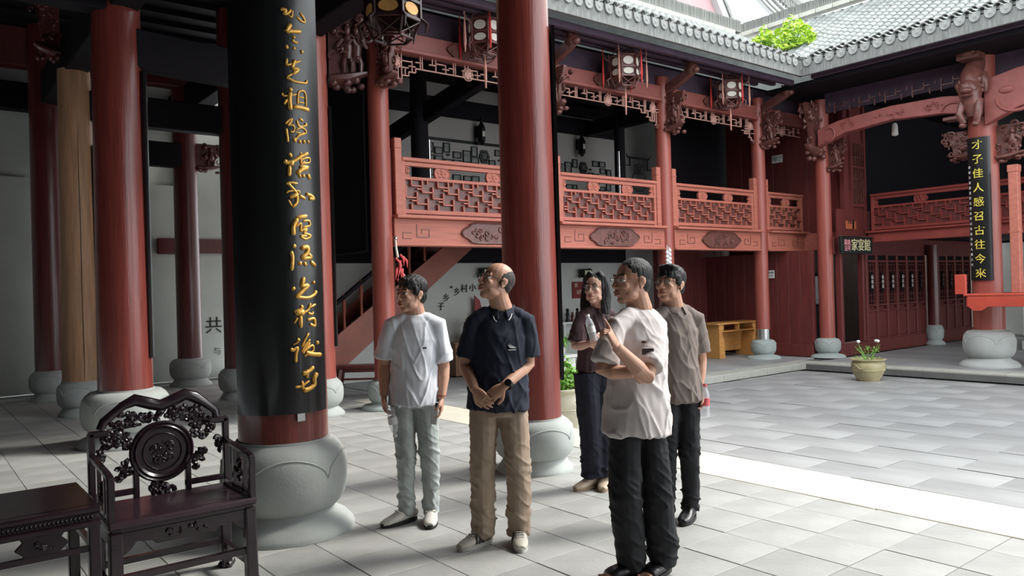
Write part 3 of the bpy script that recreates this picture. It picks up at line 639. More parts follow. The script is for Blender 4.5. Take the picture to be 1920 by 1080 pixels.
def ridge(t, p, q, h=.24, lim=300):
    p = Vector(p); q = Vector(q); d = (q-p).normalized(); L = (q-p).length; rz = math.atan2(d.y, d.x)
    mb = MB(); nb = int(L/.42)
    bm_ = MB(); bm_.box((0, 0, .05), (.41, .26, .1)); bme = bm_.mesh('ridge_brick'); bme.materials.append(CURBG)
    for i in range(nb):
        c = p+d*(.42*(i+.5))
        if in_view((c.x, c.y, c.z), 60): link('ridge_brick', bme, None, t, loc=c, rz=rz)
        else: mb.box((.42*(i+.5), 0, .05), (.41, .26, .1))
    if mb.v: tag(mb.build('ridge_base', CURBG, t, loc=p, rz=rz), kind='stuff')
    cap = MB(); n = int(L/.052); ms = [MB() for _ in range(3)]; cnt = 0
    tm = MB(); tm.prism([(-.022, 0), (.022, 0), (.022, h*.96), (0, h), (-.022, h*.96)], -.085, .085); tme = tm.mesh('ridge_tile'); tme.materials.append(RIDGE)
    for i in range(n):
        c = p+d*(.052*(i+.5)); hh = rnd.uniform(-.012, .008)
        if in_view((c.x, c.y, c.z), 20) and cnt < lim:
            o = link('ridge_tile', tme, None, t, loc=(c.x, c.y, c.z+.1+hh), rz=rz); o.rotation_euler = (0, rnd.uniform(-.05, .05), rz); cnt += 1
        else: cap.box((.052*(i+.5), 0, .1+h/2+hh), (.044, .17, h))
    if cap.v: tag(cap.build('ridge_tiles_rest', RIDGE, t, loc=p, rz=rz), kind='stuff')
ridge(ra, (5.35, YE+RW, EZ+RH), (XE+RW-.4, YE+RW, EZ+RH), .3)
ridge(rb, (XE+RW, YE+RW+.2, EZ+RH+.12), (XE+RW, -1, EZ+RH+.12), .24)
def leafclump(name, label, cat, c, R, n, m, sz, seed=1, flat=.8, stem=True):
    r = random.Random(seed); t = thing(name, label, cat, c); mb = MB(); st = MB()
    for i in range(n):
        a = r.uniform(0, 2*PI); q = r.random()**.5; h = r.uniform(0, 1); px_, py_, pz_ = R*q*math.cos(a), R*q*math.sin(a), R*flat*h*(1.6-q)
        ax = Euler((r.uniform(-.9, .9), r.uniform(-.9, .9), a)).to_matrix()
        L = sz*r.uniform(.6, 1.3); w = L*.32
        vs = [(0, 0, 0), (w, L*.4, .01), (0, L, -.02), (-w, L*.4, .01), (0, L*.4, .03)]
        mb.add([ax @ Vector(v)+Vector((px_, py_, pz_)) for v in vs], [(0, 1, 4), (1, 2, 4), (2, 3, 4), (3, 0, 4)])
        if i % 8 == 0: st.loft([(0, 0, -.02), (px_*.5, py_*.5, pz_*.6), (px_, py_, pz_)], [.012, .008, .004], n=4)
    tag(mb.build('foliage', m, t), kind='stuff'); 
    if stem: st.build('stems', GREEN, t)
    return t
leafclump('roof_weeds', 'large bright lime-green weed clump growing in the roof valley', 'plant', (14.75, 8.95, 6.38), .42, 420, LIME, .13, 5, 1.25)
leafclump('roof_weeds', 'small lime-green weed tuft left of the larger clump on the roof', 'plant', (15.3, 10.0, 6.85), .26, 160, LIME, .12, 6, 1.0)

# soffits, inner ceilings and floors
def part(parent, name, c, d, m, **k): return MB().box(c, d).build(name, m, parent, **k)
w = MB(); w.box((11.1, YA+1.75, 5.55), (11.6, 3.3, .06)); ce2 = struct('ceiling', w, DARK)
w = MB(); w.box((10.2, YA+1.6, 2.5), (10.0, 3.1, .12)); struct('floor', w, DARK)     # balcony floor
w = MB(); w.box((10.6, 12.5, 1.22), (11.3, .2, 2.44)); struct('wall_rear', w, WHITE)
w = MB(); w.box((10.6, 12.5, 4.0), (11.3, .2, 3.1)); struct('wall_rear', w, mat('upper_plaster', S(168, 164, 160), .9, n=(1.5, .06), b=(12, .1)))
# dark plank partition between hall and gallery, open below
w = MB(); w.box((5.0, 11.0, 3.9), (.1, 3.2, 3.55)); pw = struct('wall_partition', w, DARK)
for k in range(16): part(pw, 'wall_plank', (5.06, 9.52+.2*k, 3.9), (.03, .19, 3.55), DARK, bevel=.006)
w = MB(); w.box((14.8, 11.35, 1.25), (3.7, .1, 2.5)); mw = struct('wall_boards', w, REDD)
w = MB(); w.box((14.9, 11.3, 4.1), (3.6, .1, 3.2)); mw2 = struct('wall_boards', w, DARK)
for k in range(10): part(mw, 'wall_plank', (13.09+.28*k, 11.28, 1.22), (.27, .03, 2.44), MARO, bevel=.005)
# maroon corner: lower wall beside the doorway column, and upper wall over it
def boards(label, p, q, z0, z1, n, m=MARO, base=.26, name='wall_corner'):
    p = Vector(p); q = Vector(q); d = (q-p).normalized(); L = (q-p).length; rz = math.atan2(d.y, d.x)
    o = MB().box((L/2, .05, (z0+z1)/2), (L, .08, z1-z0)).build(name, m, loc=(p.x, p.y, 0), rz=rz); o['kind'] = 'structure'; o['label'] = label
    w_ = L/n
    for k in range(n): part(o, 'wall_plank', (w_*(k+.5), .0, (z0+z1)/2), (w_-.006, .03, z1-z0), m, bevel=.004)
    if base: part(o, 'base_rail', (L/2, -.03, z0+base/2), (L, .08, base), m, bevel=.01)
    return o
boards('maroon board wall left of the slim doorway column', (14.63, 11.3, 0), (14.63, 8.62, 0), 0, 2.17, 10)
boards('maroon upper corner wall with the no smoking card', (15.42, 11.2, 0), (15.42, 8.3, 0), 2.2, 5.5, 7, base=0)
hb = MB().box((15.42, 8.85, 2.385), (.2, .9, .36)).build('return_beam', SAL); tag(hb, 'short return of the balcony beam at the maroon corner', 'beam', kind='thing')
# doorway wall (runs along x at y = 8.2 under the stage balcony)
o = MB().box((18.9, 8.36, 4.0), (6.0, .1, 3.2)).build('wall_stage_dark', DARK); o['kind'] = 'structure'
o = MB().box((15.7, 8.3, 4.0), (.8, .1, 3.2)).build('wall_stage_upper', MARO); o['kind'] = 'structure'
part(o, 'frame_stile', (16.05, 8.22, 3.9), (.07, .06, 3.2), MARO); part(o, 'frame_stile', (15.5, 8.22, 3.9), (.06, .06, 3.2), MARO)
part(o, 'frame_rail', (15.78, 8.22, 3.1), (.6, .05, .06), MARO); part(o, 'frame_rail', (15.78, 8.22, 3.9), (.6, .05, .04), MARO)
for k in range(5): part(o, 'lattice_bar', (15.58+.1*k, 8.22, 3.75), (.018, .04, 1.3), CARV)
for k in range(3): part(o, 'lattice_bar', (15.78, 8.22, 3.2+.45*k), (.5, .04, .018), CARV)
part(o, 'wall_panel', (15.6, 8.24, 2.55), (1.3, .05, .9), MARO)
o = MB().box((18.6, 8.3, .13), (7.4, .18, .26)).build('baseboard_doorway', MARO); o['kind'] = 'structure'
o = MB().box((18.5, 8.3, 2.26), (7.4, .12, .36)).build('trim_1', MARO, bevel=.01); o['kind'] = 'structure'
# open doorway and lattice leaves
fr = thing('door_frame', 'maroon frame of the open doorway under the black name board', 'door frame', (0, 0, 0))
for x in (14.98, 15.86, 16.0): part(fr, 'jamb', (x, 8.24, 1.2), (.09, .12, 1.9), MARO, bevel=.008)
inn = MB().box((18.6, 9.8, 1.2), (7.8, .08, 2.4)).build('wall_inner', mat('warm_inner_wall', S(96, 80, 66), .8, n=(3, .2))); inn['kind'] = 'structure'
cab = thing('cabinet', 'dim display cabinet glimpsed through the open doorway', 'cabinet', (15.35, 9.2, 0))
part(cab, 'body', (0, 0, .5), (.7, .3, 1.0), DARK, bevel=.01); part(cab, 'glass_front', (0, -.16, 1.35), (.5, .01, .6), GLASS); part(cab, 'top_shelf', (0, 0, 1.72), (.7, .3, .05), DARK); part(cab, 'side', (-.33, 0, 1.35), (.04, .3, .7), DARK); part(cab, 'side', (.33, 0, 1.35), (.04, .3, .7), DARK)
def leaf(x, w_, lb, i):
    t = thing('lattice_door', lb, 'door', (x, 8.26, .26)); h = 1.84
    for s in (0, 1): part(t, 'stile', (.02 if s == 0 else w_-.02, 0, h/2), (.04, .06, h), MARO, bevel=.004)
    for z in (.02, .62, .74, h-.16, h-.02): part(t, 'rail', (w_/2, 0, z), (w_-.06, .05, .04), MARO, bevel=.004)
    part(t, 'lower_panel', (w_/2, .01, .32), (w_-.08, .03, .56), MARO, bevel=.01)
    part(t, 'lattice_backing', (w_/2, .025, 1.26), (w_-.05, .012, 1.1), DARK); part(t, 'back_board', (w_/2, .04, h/2), (w_-.01, .015, h), MARO)
    mb = MB()
    for k in range(7): mb.box((w_/2, 0, .82+.13*k), (w_-.08, .025, .012))
    for k in (1, 2, 3): mb.box((w_*k/4, 0, 1.22), (.012, .025, .9))
    tag(mb.build('lattice', MARO, t), kind='stuff')
    me = MB(); me.prism([(w_/2-.05, 1.02), (w_/2+.05, 1.02), (w_/2+.06, 1.1), (w_/2+.05, 1.4), (w_/2, 1.44), (w_/2-.05, 1.4), (w_/2-.06, 1.1)], -.035, -.02); me.build('name_plate', DARK, t)
    for k, ch in enumerate('福祿壽'[:3]): text(ch, .09, 'plate_character', LWHITE if i < 5 else CARV, t, (w_/2, -.038, 1.33-.1*k), (0, -1, 0), .002)
words = ['first', 'second', 'third', 'fourth', 'fifth', 'sixth']
for i in range(6): leaf(16.06+.46*i, .455, '%s lattice door leaf counting right from the open doorway' % words[i], i)
for i in range(5): leaf(19.04+.46*i, .455, '%s lattice door leaf right of the thin column on the small base' % words[i], i+6)
# black name board over the doorway
nb = thing('name_board', 'black name board with characters hanging over the open doorway', 'sign', (15.32, 8.05, 2.25))
mb = MB(); mb.prism([(-.6, -.17), (.6, -.17), (.64, .17), (-.64, .17)], -.03, .03); mb.build('board', mat('dark_green_black', S(24, 34, 32), .4, n=None), nb, bevel=.006)
MB().box((0, -.02, .185), (1.3, .08, .02)).build('top_strip', METAL, nb)
for k, ch in enumerate('家宴館'): text(ch, .26, 'board_character', mat('cream_lettering', S(216, 206, 160), .6, n=None), nb, (-.12+.26*k, -.034, -.01), (0, -1, 0), .004)
text('龍鳳', .12, 'board_character', mat('pink_lettering', S(232, 150, 160), .6, n=None), nb, (-.4, -.034, .05), (0, -1, 0), .003, 'small pink characters'); text('呈祥', .12, 'board_character', MATS['pink_lettering'], nb, (-.4, -.034, -.07), (0, -1, 0), .003, 'small pink characters')
pq = thing('plaque', 'small orange plaque on the maroon wall above the black name board', 'plaque', (15.42, 8.2, 2.68)); MB().box((0, 0, 0), (.4, .02, .17)).build('plate', mat('orange_plaque', S(176, 96, 66), .5, n=(8, .1)), pq, bevel=.004)
text('民俗館', .09, 'plaque_character', INK, pq, (0, -.012, .06), (0, -1, 0), .002)
cdv = thing('white_card', 'small white notice card at the lower right of the black name board', 'sign', (16.02, 8.14, 2.16)); MB().box((0, 0, 0), (.2, .012, .13)).build('card', PAPER, cdv); MB().box((0, -.008, .045), (.2, .004, .03)).build('red_heading', REDS, cdv)
def nosmoke(label, pos, rz):
    t = thing('no_smoking_sign', label, 'sign', pos, rz); MB().box((0, 0, 0), (.26, .012, .17)).build('card', PAPER, t)
    r = MB(); r.loft([(-.06+.05*math.cos(k*.5236), -.01, .01+.05*math.sin(k*.5236)) for k in range(13)], .006, n=4); r.bar((-.095, -.01, .045), (-.025, -.01, -.025), .008); r.build('ban_ring', INK, t)
    c = MB(); c.bar((-.09, -.01, .008), (-.035, -.01, .008), .012); c.build('cigarette', INK, t)
    text('禁止吸烟', .032, 'sign_character', INK, t, (.06, -.008, .03), (0, -1, 0), .001)
    c = MB(); c.box((.06, -.007, -.02), (.1, .002, .006)); c.box((.06, -.007, -.04), (.08, .002, .006)); tag(c.build('fine_print', GREYP, t), kind='stuff')
nosmoke('white no smoking card on the upper maroon wall', (15.36, 9.82, 4.28), -PI/2)
nosmoke('white no smoking card low on the wall beside the desk column', (14.58, 9.6, 1.72), -PI/2)

# ---------------------------------------------------------------- stage wing (faces -x)
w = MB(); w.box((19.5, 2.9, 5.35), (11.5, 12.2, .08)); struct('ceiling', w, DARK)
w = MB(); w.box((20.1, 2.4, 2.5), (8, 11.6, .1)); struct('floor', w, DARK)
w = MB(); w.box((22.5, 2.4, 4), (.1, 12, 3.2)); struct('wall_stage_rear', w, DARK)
w = MB(); w.box((23.4, 2.4, 1.2), (.1, 14, 2.5)); struct('wall_stage_rear', w, WHITEH)
balustrade('stage balcony railing at right, between the corner wall and the stout column', (16.1, 8.1, 0), 4.2, (.24, .52, .8), rz=-PI/2, z0=2.56, z1=3.34, m=REDD if False else mat('mid_red_paint', S(142, 62, 56), .5, n=(4, .14), b=(22, .2)), seed=8, newels=(0, 0))
sb = thing('balcony_beam', 'plain red edge beam below the stage balcony railing', 'beam', (16.1, 0, 0)); MID = MATS['mid_red_paint']
part(sb, 'fascia', (0, 3.2, 2.42), (.2, 9.9, .2), MID, bevel=.01); part(sb, 'top_molding', (-.03, 3.2, 2.54), (.3, 9.9, .04), MID, bevel=.006)
# arched carved beam
ab = thing('arched_beam', 'carved arching beam under the eaves left of the stout column', 'beam', (14.5, 5.55, 0), PI/2)
pts = [(0, 4.34), (.4, 4.42), (1.3, 4.48), (2.2, 4.4), (2.75, 4.22), (2.75, 4.56), (2.3, 4.66), (1.3, 4.74), (.4, 4.72), (0, 4.66)]
mb = MB(); mb.prism(pts[::-1], -.09, .09); mb.build('beam_body', mat('dull_red_beam', S(142, 78, 74), .55, n=(5, .15), b=(20, .2)), ab, bevel=.012)
DR = MATS['dull_red_beam']
for x, w_, h_, s in ((.55, .5, .22, 81), (1.3, .8, .2, 82), (2.1, .45, .22, 83)): relief(w_, h_, s, 10, .02, plate=False).build('beam_carving', DR, ab, loc=(x, .1, 4.56), rz=PI)
mb = MB(); mb.loft([(.35*math.cos(a*.4)*.5+.22, .1, 4.46+.12*math.sin(a*.4)) for a in range(10)], .022, n=6); mb.build('beam_scroll', DR, ab)
mb = MB(); mb.loft([(2.5+.12*math.cos(a*.45+1), .1, 4.42+.13*math.sin(a*.45+1)) for a in range(11)], .02, n=6); mb.build('beam_scroll', DR, ab)
MB().box((.06, .02, 4.3), (.62, .26, .06)).build('beam_bracket_shelf', CARV, ab, bevel=.01)
ab2 = thing('arched_beam', 'carved arching beam running out of frame at the upper right', 'beam', (14.5, 5.28, 0), -PI/2)
mb = MB(); mb.prism([(0, 4.1), (.5, 4.3), (1.5, 4.5), (2.6, 4.4), (2.6, 4.9), (1.5, 5.05), (.5, 4.95), (0, 4.85)][::-1], -.09, .09); mb.build('beam_body', DR, ab2, bevel=.012)
mb = MB(); mb.loft([(.5-.3*math.cos(a*.35), -.1, 4.5-.25*math.sin(a*.35)) for a in range(9)], .03, n=6); mb.ell((.35, -.1, 4.62), (.12, .03, .06)); mb.build('beam_scroll', DR, ab2)
fz = thing('fret_frieze', 'dark open key-fret strip above the arched carved beam', 'frieze', (14.55, 5.5, 0), PI/2); tag(fret(2.7, .22, .014, .03, 5, .1).build('frieze_bars', CARV, fz, loc=(0, .0, 4.84)), kind='stuff')
for k in range(3):
    beam(['dark purlin nearest the stage eaves', 'middle dark purlin under the stage eaves', 'inner dark purlin over the arched beam'][k], (13.75+.4*k, 8.0, 5.45+.1*k), (13.75+.4*k, -3, 5.45+.1*k), .1, .1, SOFF, name='purlin')
    beam(['dark purlin nearest the gallery eaves', 'middle dark purlin under the gallery eaves', 'inner dark purlin over the gallery lintels'][k], (5.4, YE+.3+.4*k, 5.4+.09*k), (XE+.2, YE+.3+.4*k, 5.4+.09*k), .1, .1, SOFF, name='purlin')
def panelwall(name, c, d, m): o = MB().box(c, d).build(name, m); o['kind'] = 'structure'; return o
panelwall('wall_frieze', (11.0, YA+.06, 5.3), (11.6, .06, .42), SOFF); panelwall('wall_frieze', (14.75, 2.6, 5.12), (.06, 11.4, .4), SOFF); panelwall('trim_2', (9.0, 12.3, 2.26), (7.9, .2, .34), DARK)
# spotlight, small strip light
sp = thing('spotlight', 'small white spotlight hanging under the stage ceiling', 'lamp', (15.0, 7.05, 4.28)); MB().lathe([(.03, 0), (.06, .02), (.05, .2), (.03, .24)], 12).build('lamp_head', PAPER, sp, smooth=40); MB().bar((0, 0, .22), (0, .02, .9), .012).build('cord', BMET, sp)
fl = MB().box((16.6, 6.7, 2.43), (.08, .55, .04)).build('strip_light', PAPER); tag(fl, 'short strip light under the stage balcony beam', 'lamp')
# red altar-like table round the stout column
at_ = thing('offering_table', 'bright red shelf table wrapped round the foot of the stout column', 'table', (0, 0, 0)); RT = mat('vermilion_table', S(186, 74, 58), .45, n=(5, .1))
part(at_, 'table_top', (14.7, 4.5, 1.24), (1.3, 2.1, .04), RT, bevel=.01); part(at_, 'apron', (14.08, 4.5, 1.13), (.05, 1.98, .17), RT, bevel=.006); part(at_, 'apron', (14.7, 5.5, 1.13), (1.2, .05, .17), RT, bevel=.006)
mb = MB(); mb.prism([(0, 1.05), (.3, 1.05), (.2, .98), (.08, .98)], -.025, .025); mb.build('corner_bracket', RT, at_, loc=(14.08, 5.48, 0), rz=-PI/2)
for x, y in ((15.25, 5.4), (14.15, 3.6), (15.25, 3.6)): part(at_, 'leg', (x, y, .62), (.09, .09, 1.22), RT, bevel=.006)
part(at_, 'side_post', (14.15, 5.62, 1.42), (.06, .18, .34), RT, bevel=.01)
nl = thing('newel_post', 'tall red post standing on the table at the far right edge', 'post', (14.3, 4.82, 1.26)); part(nl, 'post_shaft', (0, 0, 1.0), (.14, .14, 2.0), SAL, bevel=.01); part(nl, 'post_cap', (0, 0, 2.03), (.16, .16, .12), SAL, bevel=.01); part(nl, 'post_band', (0, 0, 1.0), (.15, .15, .02), SAL)
wb = thing('notice_stand', 'white framed notice stand at the far right edge behind the red table', 'stand', (18.2, 5.6, 0)); part(wb, 'board', (0, 0, .95), (.05, .9, 1.3), PAPER, bevel=.01); part(wb, 'foot', (0, 0, .1), (.3, .9, .2), STONE, bevel=.02); part(wb, 'arch_inset', (-.03, 0, 1.2), (.01, .5, .6), GREYP)

# ---------------------------------------------------------------- background buildings behind the gallery roof
pg = thing('pink_building', 'pink rendered gable building rising behind the gallery roof', 'building', (0, 0, 0))
mb = MB(); mb.prism([(10.5, 6.5), (23.6, 6.5), (23.6, 10.4), (20.2, 15.5), (10.5, 15.5)], 17, 23); mb.build('wall', PINK, pg)
mb = MB(); mb.bar((23.9, 16.9, 10.2), (20.2, 16.9, 15.6), .25, .3); mb.build('gable_edging', WPAINT, pg); mb = MB(); mb.bar((24.1, 16.9, 10.35), (20.4, 16.9, 15.75), .35, .12); mb.build('gable_coping', RIDGE, pg)
mb = MB(); mb.bar((19.0, 16.4, 12.2), (18.6, 16.4, 10.2), .3, .5); mb.prism([(18.2, 10.3), (19.8, 10.0), (20.0, 10.5), (18.8, 11.2), (18.6, 12.6), (18.3, 12.6)], 16.2, 16.9); mb.build('corner_finial', WPAINT, pg)
wr = thing('white_gable_wall', 'white stepped gable wall with curved grey tile coping behind the roof corner', 'building', (0, 0, 0))
cur = [(19.2+.55*k, 11.6-.9*math.sin(min(1, k/9)*PI/2)+(.02*max(0, k-9))) for k in range(13)]
for nm, (ya, yb) in (('wall', (18, 21)),):
    mb = MB(); mb.prism([(23.9, 6.5), (31, 6.5), (31, 12.2)]+[(31-.6*k, 12.2+.02*k*k) for k in range(1, 11)]+[(24.6, 14.6), (23.9, 14.6)], ya, yb); mb.build(nm, WPAINT, wr)
for j, (dz, th) in enumerate(((0, .07), (-.28, .05), (-.5, .04))):
    mb = MB(); pts = [(31.4-.62*k, 17.85, 12.25+.022*k*k+dz) for k in range(12)]; mb.loft(pts, th, n=5); mb.build('cornice_line', RIDGE, wr)
for k in range(34):
    s = k*.2; x = 31.2-s; z = 12.45+.022*(s/.62)**2
    MB().lathe([(.02, 0), (.1, 0), (.1, .12), (.07, .34)], 7).build('coping_tile', RIDGE, wr, loc=(x, 17.75, z))
mb = MB(); pts = [(31.6-.62*k, 17.95, 13.1+.024*k*k) for k in range(12)]; mb.loft(pts, [(.14, .26)]*12, ax=(0, 1, 0), n=8); mb.build('coping_ridge', RIDGE, wr)
for k in range(4): MB().box((24.3, 17.9, 10.6+.5*k), (.7, .12, .12)).build('quoin', RIDGE, wr)
for k in range(2): MB().box((24.0+.55*k, 17.93, 10.5), (.06, .08, 5)).build('pilaster_line', RIDGE, wr)
tr = thing('small_tiled_roof', 'low grey tiled wall ridge in front of the pink gable', 'roof', (0, 0, 0))
mb = MB(); mb.loft([(17.3+.45*k, 14.6, 9.55-.16*k+.014*k*k) for k in range(11)], [(.16, .18)]*11, ax=(0, 1, 0), n=8); mb.build('wall_ridge', RIDGE, tr)
for k in range(22): MB().lathe([(.03, 0), (.09, .02), (.1, .1), (.05, .16)], 7).build('coping_tile', TILE, tr, loc=(17.4+.2*k, 14.35, 9.25-.07*k+.0028*k*k))
# ================================================================ gallery interior and things on the walls
WF = 12.38
FR = [(7.9,4.28,.15,.17),(8.1,4.23,.17,.12),(8.28,4.3,.13,.17),(8.52,4.18,.17,.11),(8.75,4.17,.17,.22),(8.93,4.28,.13,.18),(8.94,4.11,.17,.11),(7.9,4.08,.17,.11),(8.1,4.08,.17,.1),(8.31,4.04,.16,.08),(8.52,4.04,.17,.08),(9.5,4.3,.11,.11),(9.36,4.08,.14,.12),(7.89,3.83,.18,.14),(8.5,3.74,.17,.11),(8.75,3.74,.17,.09),(8.94,3.74,.17,.1),(9.43,3.78,.09,.18),(11.25,4.13,.14,.18),(11.42,4.16,.17,.22),(11.62,4.26,.13,.17),(12.25,4.3,.18,.11),(12.46,4.3,.17,.11),(12.47,4.15,.16,.11),(12.66,4.07,.13,.24),(12.08,4.04,.13,.09),(12.24,4.03,.17,.08),(11.22,3.76,.12,.09),(11.44,3.74,.18,.09),(11.6,3.74,.12,.09),(12.26,3.82,.16,.1),(12.44,3.75,.16,.08),(12.64,3.82,.13,.19)]
for i, (x, z, w_, h) in enumerate(FR):
    side = 'left' if x < 10.2 else 'right'; row = 'in the row under the handrail' if z < 3.9 else ('in the upper row' if z > 4.12 else 'in the lower row')
    pos = sorted([q for q in FR if (q[0] < 10.2) == (x < 10.2) and ((q[1] < 3.9) == (z < 3.9)) and ((q[1] > 4.12) == (z > 4.12))]).index((x, z, w_, h))
    shape = 'tall' if h > w_*1.05 else 'wide'
    t = thing('picture_frame', '%s framed photo, %s from the left %s, %s wall group' % (shape, ('first', 'second', 'third', 'fourth', 'fifth', 'sixth', 'seventh')[pos], row, side), 'picture', (x, WF, z), 0, 'framed photographs on the upper gallery wall')
    mb = MB(); b = .016
    for c, d in (((0, 0, h/2), (w_, .03, b)), ((0, 0, -h/2), (w_, .03, b)), ((-w_/2, 0, 0), (b, .03, h+b)), ((w_/2, 0, 0), (b, .03, h+b))): mb.box(c, d)
    mb.build('frame', BMET, t); MB().box((0, .008, 0), (w_-b, .01, h-b)).build('photograph', GREYP, t)
for x, z, ch, lb in ((9.17, 4.2, '家', 'black hexagonal wall emblem among the left group of framed photos'), (11.87, 4.18, '和', 'black hexagonal wall emblem among the right group of framed photos')):
    t = thing('wall_emblem', lb, 'emblem', (x, WF, z)); hx = [(.13*math.cos(k*PI/3+PI/6*0), .15*math.sin(k*PI/3)) for k in range(6)]
    MB().prism(hx, -.015, .01).build('plate', BMET, t); mb = MB(); mb.loft([(a*.82, -.018, b*.82) for a, b in hx+[hx[0]]], .006, n=4); mb.build('rim', GREYP, t); text(ch, .13, 'emblem_character', GREYP, t, (0, -.018, 0), (0, -1, 0), .003)
t = thing('wall_strip', 'black strip running along the upper wall over the left framed photos', 'trim', (8.75, WF, 4.45)); MB().box((0, 0, 0), (1.95, .04, .05)).build('strip', BMET, t)
for x, z, lb in ((8.31, 4.17, 'left'), (9.55, 4.16, 'right'), (12.08, 4.16, 'far right')):
    t = thing('wall_bird', 'tiny black bird cut-out %s on the photo wall' % lb, 'decoration', (x, WF, z)); mb = MB(); mb.prism([(-.05, 0), (0, .025), (.05, 0), (.02, -.02), (0, -.03), (-.02, -.02)], -.01, .005); mb.build('cut_out', BMET, t)
t = thing('name_strip', 'narrow lettered strip below the left framed photos', 'sign', (8.85, WF, 3.9)); MB().box((0, 0, 0), (.34, .02, .04)).build('strip', BMET, t); text('我们的家风', .035, 'strip_character', GREYP, t, (0, -.012, 0), (0, -1, 0), .001)
# archway emblem with the character for home
t = thing('wall_emblem', 'black archway outline with a large character and a circle on the upper wall', 'emblem', (13.66, WF, 4.2))
mb = MB(); mb.prism([(-.42, .42), (-.36, .36), (.36, .36), (.42, .42), (.36, .32), (-.36, .32)], -.015, .005); mb.box((-.3, -.005, .24), (.03, .02, .2)); mb.box((.3, -.005, .2), (.03, .02, .26)); mb.box((-.36, -.005, .15), (.16, .02, .02)); mb.box((.38, -.005, .08), (.18, .02, .02)); mb.build('arch', BMET, t)
mb = MB(); mb.loft([(.24*math.cos(k*.2618), -.01, -.2+.24*math.sin(k*.2618)) for k in range(25)], .008, n=4); mb.build('ring', BMET, t)
text('家', .3, 'emblem_character', INK, t, (-.02, -.01, .05), (0, -1, 0), .004); text('和', .16, 'emblem_character', INK, t, (-.06, -.01, -.22), (0, -1, 0), .004)
def sconce(label, x, z, s=1, y=WF, arm=True):
    t = thing('wall_lantern', label, 'lamp', (x, y-.16, z)); mb = MB()
    mb.lathe([(.02, -.2*s), (.07*s, -.13*s), (.075*s, .08*s), (.05*s, .14*s), (.02*s, .2*s), (.03*s, .22*s), (.01, .26*s)], 6); mb.build('lantern_body', BMET, t)
    mb = MB(); mb.bar((0, 0, .14*s), (0, .15, .14*s), .02); mb.loft([(.0+.05*math.sin(k), .1+.0*k, .05*math.cos(k)+.0) for k in range(6)], .008, n=4); mb.box((0, .15, .05), (.06, .02, .22)); mb.build('wall_arm', BMET, t)
    MB().box((.0, -.066*s, -.02), (.05*s, .01, .09*s)).build('glass_pane', LWHITE, t)
sconce('black iron wall lantern above the strip over the left framed photos', 9.0, 4.62, 1.15); sconce('black iron wall lantern above the right framed photos', 11.69, 4.62, 1.15)
def flood(label, x, z):
    t = thing('flood_lamp', label, 'lamp', (x, WF-.12, z)); mb = MB(); mb.box((0, 0, 0), (.26, .14, .18)); mb.build('lamp_housing', BMET, t, bevel=.01)
    MB().box((.0, -.075, 0), (.19, .01, .12)).build('lamp_glass', mat('lamp_face', S(196, 214, 170), .3, n=(9, .2)), t); mb = MB(); mb.loft([(-.16, .06, -.06), (-.2, .0, -.1), (-.15, 0, -.02)], .014, n=5); mb.loft([(.13, .05, .1), (.19, .05, .1), (.19, .05, .03)], .012, n=5); mb.bar((0, .05, 0), (0, .125, 0), .08); mb.build('bracket', BMET, t)
flood('black flood lamp on the lower white wall left of the middle column', 9.05, 1.9); flood('black flood lamp on the lower white wall above the woman', 11.74, 1.86)
t = thing('wall_lettering', 'arc of black running characters on the lower white wall', 'lettering', (0, WF, 0))
for ch, x, z, a in (('给', 7.86, 1.05, .5), ('子', 8.05, 1.26, .4), ('乡', 8.18, 1.42, .3), ('"', 8.3, 1.58, .1), ('乡', 8.43, 1.53, .1), ('村', 8.6, 1.59, 0), ('小', 8.8, 1.6, 0), ('事', 9.0, 1.6, -.1)): text(ch, .17, 'character', INK, t, (x, 0, z), (0, -1, 0), .005)
t = thing('wall_poster', 'dark red poster with pale characters behind the woman', 'poster', (11.75, WF, 1.5)); MB().box((0, 0, 0), (.62, .02, .36)).build('sheet', mat('poster_red', S(120, 28, 30), .6, n=None), t); text('民', .1, 'poster_character', LWHITE, t, (-.2, -.012, .1), (0, -1, 0), .001); text('记忆馆', .1, 'poster_character', LWHITE, t, (-.05, -.012, -.05), (0, -1, 0), .001)
t = thing('sail_ornament', 'small red sail ornament in front of the white wall', 'ornament', (8.8, WF-.1, 1.12)); mb = MB(); mb.prism([(-.04, 0), (-.04, .34), (.08, .24), (.12, .1), (.1, 0)], -.01, .01); mb.build('sail', mat('sail_red', S(130, 30, 32), .5, n=None), t); MB().box((.02, 0, -.02), (.24, .06, .05)).build('base', REDD, t)
for x, z, ch in ((6.5, .92, '家和万事兴'), (6.66, 1.08, '福如东海'), (7.1, 1.2, '平安')):
    t = thing('wall_plaque', {6.5: 'dark red vertical plaque low under the stairs, lower left one', 6.66: 'dark red vertical plaque low under the stairs, beside the chilli column', 7.1: 'small dark plaque just right of the chilli column'}[x], 'plaque', (x, WF-.03, z)); MB().box((0, 0, 0), (.12, .02, .46 if ch != '平安' else .26)).build('board', REDD, t)
    for k, c in enumerate(ch): text(c, .075, 'plaque_character', LWHITE, t, (0, -.012, .17-.09*k if ch != '平安' else .06-.1*k), (0, -1, 0), .002)
